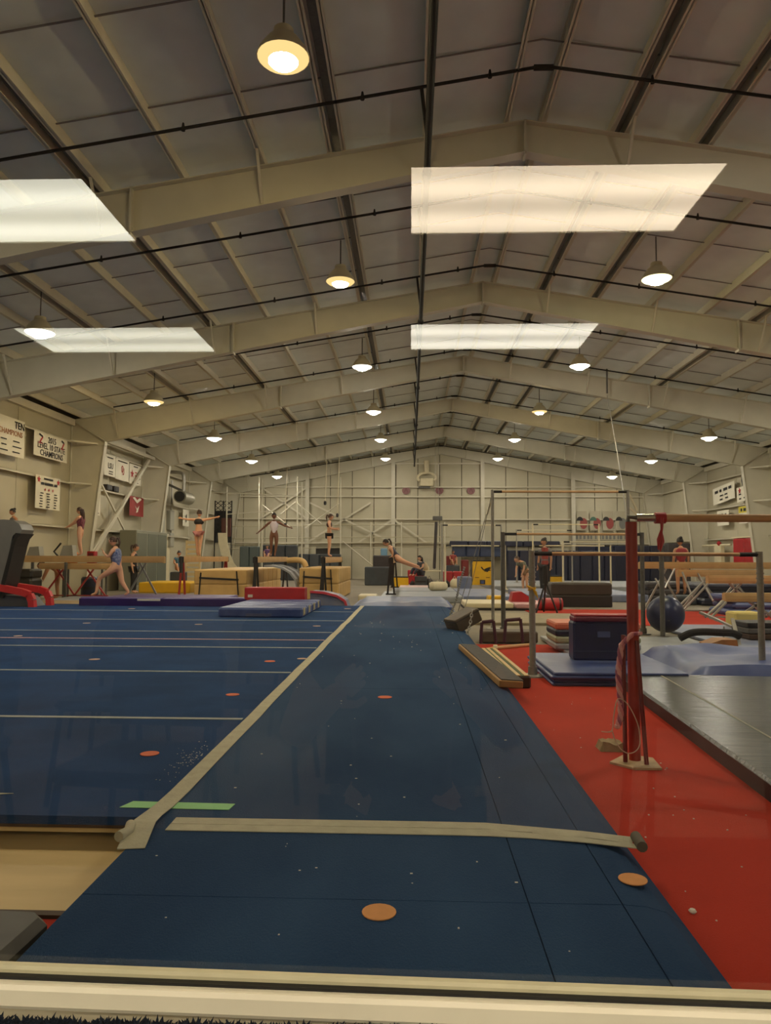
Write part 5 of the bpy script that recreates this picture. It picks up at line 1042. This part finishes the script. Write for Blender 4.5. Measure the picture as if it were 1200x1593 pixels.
def person(label, loc, height, face, pose=None, skin='light', hair='brown', style='ponytail', outfit=None, pants=None, head=(0, 0), group=None, lean=None):
    """face: turn about z (0 looks at the window); pose: joint overrides for a body one unit tall"""
    J = {k: Vector(v) for k, v in BASE.items()}
    for k, v in (pose or {}).items(): J[k] = Vector(v)
    t = thing('person', label, 'person', loc, face, group or None); t.scale = (height,)*3
    body = skin_mesh(J, EDGES); bm = bmesh.new(); bm.from_mesh(body); bpy.data.meshes.remove(body)
    # head, face, ears on the neck
    up = (J['neck1'] - J['neck0']).normalized(); hc = J['neck1'] + up*0.072 + Vector((0, -.008, 0))
    yaw, pit = head; HM = Matrix.Translation(hc) @ Matrix.Rotation(yaw, 4, 'Z') @ Matrix.Rotation(pit, 4, 'X')
    g = MB(); prof = []
    for i in range(11):
        a = math.pi*i/10; prof.append((math.sin(a), -math.cos(a)))
    def hv(r, z, th):
        x, y = math.cos(th)*r*.052, math.sin(th)*r*.06; zz = z*.07
        if zz < 0: x *= 1 + zz*4.0; y = y*(1+zz*2.5) - (.006 if y < 0 else 0)
        return HM @ Vector((x, y, zz))
    n = 12; o = len(g.v)
    for r, z in prof:
        for k in range(n): g.v.append(tuple(hv(max(r, .02), z, 2*math.pi*k/n)))
    for i in range(10):
        for k in range(n): g.f.append((o+i*n+k, o+i*n+(k+1) % n, o+(i+1)*n+(k+1) % n, o+(i+1)*n+k))
    g.add([HM @ Vector(p) for p in ((-.009, -.057, -.008), (.009, -.057, -.008), (0, -.06, .018), (0, -.075, -.006), (0, -.06, -.012))], [(0, 3, 2), (3, 1, 2), (0, 4, 3), (4, 1, 3)])
    for s in (-1, 1): g.lathe([(.003, -.014), (.009, 0), (.003, .014)], 6, HM @ Vector((s*.053, .004, 0)))
    for hd, wr in (('ha_a', 'wr_a'), ('ha_b', 'wr_b')):           # fingers
        d = (J[hd]-J[wr]).normalized(); sd_ = d.cross(Vector((0, 1, 0))); sd_ = sd_.normalized() if sd_.length > 0.2 else Vector((1, 0, 0)); nn = d.cross(sd_)
        for k, ln in enumerate((.038, .044, .04, .032)):
            b = J[hd] + sd_*((k-1.5)*.0075); g.tube([b, b + d*ln*.55 + nn*.002, b + d*ln + nn*.008], [.0048, .0045, .0035], 5)
        b = J[wr].lerp(J[hd], .6) + sd_*.014; g.tube([b, b + sd_*.012 + d*.015, b + sd_*.014 + d*.03], [.006, .005, .004], 5)
    hm = g.mesh('head'); bm.from_mesh(hm); bpy.data.meshes.remove(hm)
    me = bpy.data.meshes.new('body'); bm.to_mesh(me); bm.free()
    me.materials.clear(); me.materials.append(SKIN[skin]); me.polygons.foreach_set('use_smooth', [True]*len(me.polygons)); me.polygons.foreach_set('material_index', [0]*len(me.polygons))
    bo = link('body', me, t)
    for s in (-1, 1):
        e = HM @ Vector((s*.02, -.056, .008)); MB().lathe([(.001, -.004), (.006, 0), (.001, .004)], 6, e).build('eye', eye_m, bo)
    MB().bar(HM @ Vector((-.016, -.058, -.03)), HM @ Vector((.016, -.058, -.03)), .004, .006).build('mouth', lip_m, bo)
    # hair: cap over the top and back of the head, then its tail
    hg = MB(); N = 14; rows = []
    for i in range(8):
        a = math.pi*0.5*i/6.2
        for k in range(N+1):
            th = -0.35 + (math.pi+0.7)*k/N                        # round the back
            low = math.cos(a*1.0)
            p = Vector((math.cos(th)*math.sin(a)*.0585, math.sin(th)*math.sin(a)*.067 if math.sin(th) > -0.2 else math.sin(th)*math.sin(a)*.064, math.cos(a)*.078))
            hg.v.append(tuple(HM @ p))
    for i in range(7):
        for k in range(N): a = i*(N+1)+k; hg.f.append((a, a+1, a+N+2, a+N+1))
    o = len(hg.v)
    for i in range(4):
        a = math.pi*0.5*i/3.6
        for k in range(9): th = math.pi+0.2 + (math.pi-0.4)*k/8; hg.v.append(tuple(HM @ Vector((math.cos(th)*math.sin(a)*.0585, math.sin(th)*math.sin(a)*.066, math.cos(a)*.078))))
    for i in range(3):
        for k in range(8): a = o+i*9+k; hg.f.append((a, a+1, a+10, a+9))
    hg.smooth = True; ho = hg.build('hair', hair_m[hair], t)
    if style == 'ponytail': MB().tube([HM @ Vector(p) for p in ((0, .058, .045), (0, .09, .04), (0, .1, -.02), (0, .088, -.1))], [.016, .02, .018, .006], 7).build('ponytail', hair_m[hair], ho)
    if style == 'bun': MB().lathe([(.004, -.028), (.022, -.02), (.03, 0), (.022, .02), (.004, .028)], 10, HM @ Vector((0, .045, .062))).build('bun', hair_m[hair], ho)
    if style == 'long': MB().tube([HM @ Vector(p) for p in ((0, .04, .02), (0, .062, -.06), (0, .07, -.14), (0, .068, -.22))], [.05, .05, .045, .015], 8).build('long_hair', hair_m[hair], ho)
    # clothes
    if outfit:
        m_, kind = outfit
        JJ = dict(J); 
        for s in 'ab':
            JJ['sh_'+s] = J['chest'].lerp(J['sh_'+s], .92); JJ['hp_'+s] = J['pelvis'].lerp(J['hp_'+s], .7); JJ['sl_'+s] = J['sh_'+s].lerp(J['el_'+s], .6)
        RAD['sl_a'] = RAD['sl_b'] = .032; JJ['cn'] = J['chest'].lerp(J['neck0'], .6); RAD['cn'] = (.066, .05)
        if kind == 'leotard': ed = [('pelvis','waist'), ('waist','chest'), ('chest','sh_a'), ('chest','sh_b'), ('chest','cn'), ('pelvis','hp_a'), ('pelvis','hp_b')]
        elif kind == 'shirt': ed = [('waist','chest'), ('waist','pelvis'), ('chest','sh_a'), ('sh_a','sl_a'), ('chest','sh_b'), ('chest','cn'), ('sh_b','sl_b')]
        elif kind == 'tank': ed = [('waist','chest'), ('waist','pelvis'), ('chest','sh_a'), ('chest','cn'), ('chest','sh_b')]
        else:
            JJ['ch0'] = J['waist'].lerp(J['chest'], .4); RAD['ch0'] = (.08, .06); ed = [('ch0','chest'), ('chest','sh_a'), ('chest','cn'), ('chest','sh_b')]
        c_ = skin_mesh(JJ, ed, 1.06, .011); c_.materials.clear(); c_.materials.append(m_); c_.name = kind
        link({'leotard': 'leotard', 'shirt': 'shirt', 'tank': 'tank_top', 'bra': 'crop_top'}[kind], c_, t)
    if pants:
        m_, kind = pants; JJ = dict(J); ed = []
        for s in 'ab':
            f = {'short': .3, 'long': 1.0, 'brief': .12}[kind]; JJ['pk_'+s] = J['hp_'+s].lerp(J['kn_'+s], min(1, f if kind != 'long' else 1)); RAD['pk_'+s] = .06*(1-f)+.04*f
            ed += [('pelvis', 'hp_'+s), ('hp_'+s, 'pk_'+s)]
            if kind == 'long': JJ['pa_'+s] = J['an_'+s]; RAD['pa_'+s] = .03; ed += [('pk_'+s, 'pa_'+s)]
        c_ = skin_mesh(JJ, ed, 1.04, .008); c_.materials.clear(); c_.materials.append(m_); link('shorts' if kind != 'long' else 'trousers', c_, t)
    return t
cloth = lambda n, c_, **k: mat('cloth_'+n, c_, 0.7, **k)
PI = math.pi
arms_fwd = {'el_a': (-.1,-.13,.70), 'wr_a': (-.08,-.25,.62), 'ha_a': (-.08,-.29,.595), 'el_b': (.11,-.1,.68), 'wr_b': (.09,-.22,.6), 'ha_b': (.09,-.26,.58)}
c_ = at(124, 868, B1Y)
person('girl in a dark floral leotard standing on the long beam with arms forward', (c_.x, B1Y, 1.2), 1.24, -PI/2, {**arms_fwd, 'kn_a': (-.055,-.05,.28), 'an_a': (-.055,.0,.05), 'to_a': (-.055,-.08,.018), 'kn_b': (.055,.02,.28), 'an_b': (.055,.07,.05), 'to_b': (.055,-.005,.018)}, 'light', 'brown', 'long', (mat('cloth_floral', (46, 26, 40), 0.7, rgb2=(150, 70, 84), vscale=40), 'leotard'))
c_ = at(19, 868, B1Y)
person('child with short dark hair and orange shorts standing behind the treadmill', (c_.x, B1Y, 1.2), 1.2, -0.6, {}, 'tan', 'black', 'bun', (cloth('grey', (120, 118, 116)), 'tank'), (cloth('orange', (214, 110, 40)), 'short'))
c_ = at(299, 868, 21.6)
spread = {'el_a': (-.24,.0,.815), 'wr_a': (-.37,-.0,.845), 'ha_a': (-.415,-.0,.86), 'el_b': (.24,0,.80), 'wr_b': (.37,0,.82), 'ha_b': (.415,0,.83)}
person('girl seen from behind with arms spread on a beam, black crop top', (-6.25, 21.6, 1.2), 1.36, PI, {**spread, 'an_a': (-.03,.03,.06), 'to_a': (-.03,-.05,.018), 'kn_a': (-.04,0,.28), 'an_b': (.03,-.03,.06), 'to_b': (.03,-.1,.018), 'kn_b': (.04,-.02,.28)}, 'light', 'brown', 'bun', (cloth('black_top', (26, 22, 24)), 'bra'), (cloth('rose_shorts', (170, 110, 110)), 'short'))
low = {'el_a': (-.22,0,.68), 'wr_a': (-.33,-.02,.58), 'ha_a': (-.37,-.02,.545), 'el_b': (.22,0,.72), 'wr_b': (.34,-.02,.68), 'ha_b': (.385,-.02,.665)}
person('girl in a pale lilac leotard facing the window on a beam', (-4.2, 22.6, 1.2), 1.34, 0.1, {**low, 'an_b': (.03,-.03,.05), 'to_b': (.03,-.1,.018)}, 'dark', 'black', 'bun', (cloth('lilac', (206, 196, 208)), 'leotard'))
person('girl in black two piece with a ponytail holding her hands before her', (-2.37, 21.5, 1.2), 1.25, PI/2, {'el_a': (-.12,-.03,.66), 'wr_a': (-.06,-.16,.66), 'ha_a': (-.05,-.2,.665), 'el_b': (.12,-.04,.66), 'wr_b': (.06,-.17,.64), 'ha_b': (.05,-.22,.64), 'kn_a': (-.03,-.01,.28), 'an_a': (-.03,.01,.05), 'kn_b': (.03,.0,.28), 'an_b': (.03,.02,.05), 'to_a': (-.03,-.07,.018), 'to_b': (.03,-.06,.018)}, 'light', 'brown', 'ponytail', (cloth('wine_top', (60, 22, 30)), 'bra'), (cloth('black_brief', (22, 20, 22)), 'brief'))
# front support on the beam end
H5 = 1.35; k5 = 1/H5
person('girl in front support on the beam seen end on, legs stretched back', (-0.53, 20.3, 0.0), H5, -PI/2,
       {'pelvis': (0, .13, .86), 'waist': (0, .075, .94), 'chest': (0, .0, 1.035), 'neck0': (0, -.03, 1.1), 'neck1': (0, -.055, 1.13), 'sh_a': (-.1, -.005, 1.08), 'sh_b': (.1, -.005, 1.08), 'el_a': (-.1, .03, .99), 'wr_a': (-.09, .03, .915), 'ha_a': (-.09, .005, .9), 'el_b': (.1, .03, .99), 'wr_b': (.09, .03, .915), 'ha_b': (.09, .005, .9),
        'hp_a': (-.055, .15, .84), 'kn_a': (-.055, .34, .75), 'an_a': (-.05, .54, .68), 'to_a': (-.05, .6, .655), 'hp_b': (.055, .15, .85), 'kn_b': (.055, .33, .78), 'an_b': (.05, .52, .72), 'to_b': (.05, .58, .695)}, 'light', 'black', 'ponytail', (cloth('grey_leo', (72, 76, 92)), 'leotard'), head=(0, 0.35))
# lunge on the purple mat
c_ = at(178, 925, 16.9)
person('girl in a blue patterned leotard stepping in a lunge before the beam', (c_.x, 16.9, 0.271), 1.5, -PI/2,
       {'pelvis': (0, .02, .45), 'waist': (0, .015, .54), 'chest': (0, 0, .66), 'neck0': (0, 0, .74), 'neck1': (0, -.012, .78), 'sh_a': (-.1, 0, .715), 'sh_b': (.1, 0, .715), 'el_a': (-.12, .03, .57), 'wr_a': (-.13, .03, .44), 'ha_a': (-.13, .02, .395), 'el_b': (.12, -.06, .6), 'wr_b': (.07, -.15, .66), 'ha_b': (.06, -.17, .695),
        'hp_a': (-.055, .04, .42), 'kn_a': (-.058, .09, .22), 'an_a': (-.06, .2, .06), 'to_a': (-.06, .13, .018), 'hp_b': (.055, -.01, .42), 'kn_b': (.058, -.22, .28), 'an_b': (.06, -.26, .05), 'to_b': (.06, -.34, .018)}, 'light', 'brown', 'ponytail', (mat('cloth_blue_pattern', (50, 70, 130), 0.7, rgb2=(150, 160, 190), vscale=30), 'leotard'))
sit = {'pelvis': (0,0,.1), 'waist': (0,.01,.19), 'chest': (0,.0,.31), 'neck0': (0,0,.39), 'neck1': (0,-.012,.43), 'sh_a': (-.1,0,.365), 'sh_b': (.1,0,.365), 'el_a': (-.14,-.05,.25), 'wr_a': (-.09,-.14,.18), 'ha_a': (-.08,-.18,.17), 'el_b': (.14,-.05,.25), 'wr_b': (.09,-.14,.18), 'ha_b': (.08,-.18,.17),
       'hp_a': (-.055,-.01,.08), 'kn_a': (-.09,-.2,.22), 'an_a': (-.07,-.3,.04), 'to_a': (-.07,-.37,.018), 'hp_b': (.055,-.01,.08), 'kn_b': (.09,-.2,.22), 'an_b': (.07,-.3,.04), 'to_b': (.07,-.37,.018)}
c_ = at(226, 880, 24.6); person('girl in black tank top and leggings walking by the yellow mat', (c_.x, 23.6, 0.001), 1.58, PI/2, {}, 'light', 'brown', 'ponytail', (cloth('black_tank', (24, 22, 24)), 'tank'), (cloth('black_leggings', (22, 20, 22)), 'long'))
c_ = at(278, 880, 26.5); person('child in a blue shirt seated by the red floor mat', (c_.x, 26.5, 0.65), 1.3, 0.5, sit, 'tan', 'black', 'bun', (cloth('teal', (70, 110, 130)), 'shirt'))
b_ = thing('seat_block', 'low slate seat block under the child in the blue shirt', 'block', (c_.x, 26.5, 0.0)); MB().rbox(-0.25, 0.25, -0.2, 0.25, 0.0, 0.64, 0.03).build('body', slate, b_); MB().box(-0.2, 0.2, -0.206, -0.2, 0.3, 0.36).build('handle', black_paint, b_)
c_ = at(66, 880, 20.5); person('child bending forward behind the long beam by the wall', (-9.9, 20.5, 0.001), 1.4, -1.0, {'pelvis': (0,.03,.54), 'waist': (0,-.03,.61), 'chest': (0,-.13,.655), 'neck0': (0,-.2,.67), 'neck1': (0,-.24,.665), 'sh_a': (-.1,-.17,.655), 'sh_b': (.1,-.17,.655), 'el_a': (-.12,-.22,.52), 'wr_a': (-.11,-.26,.42), 'ha_a': (-.11,-.27,.38), 'el_b': (.12,-.22,.52), 'wr_b': (.11,-.26,.42), 'ha_b': (.11,-.27,.38)}, 'tan', 'brown', 'bun', (cloth('brown_leo', (90, 66, 60)), 'leotard'))
c_ = at(1060, 880, 19.6); person('girl in a red leotard seen from behind beyond the stored beams', (c_.x, 19.6, 0.25), 1.5, PI, {}, 'tan', 'black', 'bun', (cloth('red_leo', (150, 44, 50)), 'leotard'))
b_ = thing('spotting_block', 'low block under the girl in red', 'block', (c_.x, 19.6, 0.0)); MB().rbox(-0.3, 0.3, -0.25, 0.25, 0.013, 0.245, 0.03).build('body', slate, b_); MB().box(-0.2, 0.2, -0.256, -0.25, 0.1, 0.14).build('handle', black_paint, b_)
c_ = at(848, 880, 25.2); person('coach in a grey shirt standing behind the tripod stand', (c_.x, 25.2, 0.001), 1.86, -0.7, {}, 'tan', 'black', 'bun', (cloth('coach_grey', (120, 112, 110)), 'shirt'), (cloth('coach_black', (30, 28, 30)), 'long'))
c_ = at(817, 895, 26.0); person('person in a sage shirt bending down beside the far posts', (c_.x, 26.0, 0.001), 1.5, -0.9, {'pelvis': (0,.06,.5), 'waist': (0,.0,.58), 'chest': (0,-.1,.66), 'neck0': (0,-.16,.71), 'neck1': (0,-.2,.73), 'sh_a': (-.1,-.13,.68), 'sh_b': (.1,-.13,.68), 'el_a': (-.12,-.16,.54), 'wr_a': (-.09,-.2,.43), 'ha_a': (-.09,-.21,.39), 'el_b': (.12,-.16,.54), 'wr_b': (.09,-.2,.43), 'ha_b': (.09,-.21,.39), 'hp_a': (-.055,.06,.47), 'hp_b': (.055,.06,.47)}, 'light', 'brown', 'ponytail', (cloth('sage', (120, 124, 108)), 'shirt'), (cloth('sand', (150, 120, 90)), 'short'))
c_ = at(416, 866, 36.9); person('child in a purple top sitting on the slate blocks', (c_.x, 36.9, 1.1), 1.2, 0, sit, 'light', 'brown', 'long', (cloth('violet', (110, 80, 130)), 'shirt'))
b_ = thing('seat_block', 'slate seat block under the child in the purple top', 'block', (c_.x, 36.9, 0.0)); MB().rbox(-0.3, 0.3, -0.2, 0.25, 0.0, 1.09, 0.03).build('body', slate, b_); MB().box(-0.2, 0.2, -0.206, -0.2, 0.6, 0.66).build('handle', black_paint, b_)
c_ = at(655, 890, 30.0); person('person in dark clothes sitting on the floor beyond the beam end', (c_.x, 30.0, 0.45), 1.45, -0.9, sit, 'light', 'black', 'long', (cloth('dark_teal', (60, 70, 80)), 'shirt'), (cloth('dark_jeans', (40, 44, 58)), 'long'))
b_ = thing('seat_block', 'low grey seat block under the person in dark clothes', 'block', (c_.x, 30.0, 0.0)); MB().rbox(-0.25, 0.25, -0.2, 0.25, 0.0, 0.44, 0.03).build('body', slate, b_); MB().box(-0.2, 0.2, -0.206, -0.2, 0.2, 0.26).build('handle', black_paint, b_)
c_ = at(705, 875, 34.4); person('child in a red shirt sitting by the maroon block', (c_.x, 34.4, 0.85), 1.2, 0.2, sit, 'tan', 'brown', 'bun', (cloth('dull_red', (150, 60, 56)), 'shirt'))
b_ = thing('seat_block', 'dark seat block under the child in the red shirt', 'block', (c_.x, 34.4, 0.0)); MB().rbox(-0.3, 0.3, -0.2, 0.25, 0.0, 0.84, 0.03).build('body', slate, b_); MB().box(-0.2, 0.2, -0.206, -0.2, 0.5, 0.56).build('handle', black_paint, b_)
# ------------------------------------------------------------------ lobby seats and the photographer, seen mirrored in the pane
dark_pl = mat('black_chair_plastic', (26, 26, 28), 0.5)
def lobby_chair(label, x, y, rz, stool=False):
    t = thing('lobby_chair', label, 'chair', (x, y, 0.001), rz, 'lobby chairs mirrored in the glass'); h = 0.68 if stool else 0.45
    MB().rbox(-0.22, 0.22, -0.22, 0.22, h, h+0.05, 0.03).build('seat', dark_pl, t)
    for sx in (-1, 1):
        for sy in (-1, 1): MB().tube([(sx*0.19, sy*0.19, h), (sx*0.23, sy*0.23, 0.01)], 0.014, 6).build('leg', dark_pl, t)
    if stool:
        for sx in (-1, 1): MB().tube([(sx*0.21, -0.21, 0.3), (sx*0.21, 0.21, 0.3)], 0.011, 6).build('stretcher', dark_pl, t); MB().tube([(-0.21, sx*0.21, 0.34), (0.21, sx*0.21, 0.34)], 0.011, 6).build('stretcher', dark_pl, t)
    else:
        prof = [(-0.22, 0.56), (0.22, 0.56)] + [(0.22*math.cos(a*math.pi/10), 0.78+0.14*math.sin(a*math.pi/10)) for a in range(11)]
        MB().prism([(p, -0.22-(q-0.5)*0.15, q) for p, q in prof], (0, 0.03, 0)).build('backrest', dark_pl, t)
        for sx in (-1, 1): MB().tube([(sx*0.16, -0.2, h), (sx*0.17, -0.235, 0.66)], 0.014, 6).build('back_post', dark_pl, t)
    return t
for k, (x, y, rz, st_) in enumerate(((-0.95, -1.15, 0.1, False), (-1.5, -2.3, 0.0, False), (-0.75, -2.4, 0.1, False), (-2.6, -2.2, 0.0, False), (-2.0, -3.6, 0.0, False), (-0.7, -3.7, 0.0, False), (0.95, -1.0, 0.5, True), (-1.75, -1.2, -0.1, False))):
    lobby_chair(['chair with rounded back mirrored beside the photographer', 'chair mirrored in the second row near the long tape', 'chair mirrored in the second row beside the strip', 'chair mirrored in the second row by the frame', 'chair mirrored in the back row', 'chair mirrored in the back row beside the strip', 'tall stool mirrored over the red carpet', 'chair mirrored in the first row by the frame'][k], x, y, rz, st_)
seat = {'pelvis': (0,.0,.3), 'waist': (0,.01,.39), 'chest': (0,.0,.51), 'neck0': (0,0,.59), 'neck1': (0,-.012,.63), 'sh_a': (-.1,0,.565), 'sh_b': (.1,0,.565), 'el_a': (-.15,-.06,.44), 'wr_a': (-.1,-.15,.5), 'ha_a': (-.07,-.17,.53), 'el_b': (.15,-.06,.44), 'wr_b': (.1,-.15,.5), 'ha_b': (.07,-.17,.53),
        'hp_a': (-.06,-.01,.28), 'kn_a': (-.1,-.25,.29), 'an_a': (-.1,-.24,.05), 'to_a': (-.1,-.31,.018), 'hp_b': (.06,-.01,.28), 'kn_b': (.1,-.25,.29), 'an_b': (.1,-.24,.05), 'to_b': (.1,-.31,.018)}
person('seated person in dark clothes mirrored in the glass over the tumbling strip', (-0.02, -0.42, 0.001), 1.74, PI, seat, 'tan', 'black', 'bun', (cloth('photographer_shirt', (40, 40, 52)), 'shirt'), (cloth('photographer_jeans', (34, 38, 52)), 'long'))
lobby_chair('chair under the seated person mirrored in the glass', -0.02, -0.46, 0.0)
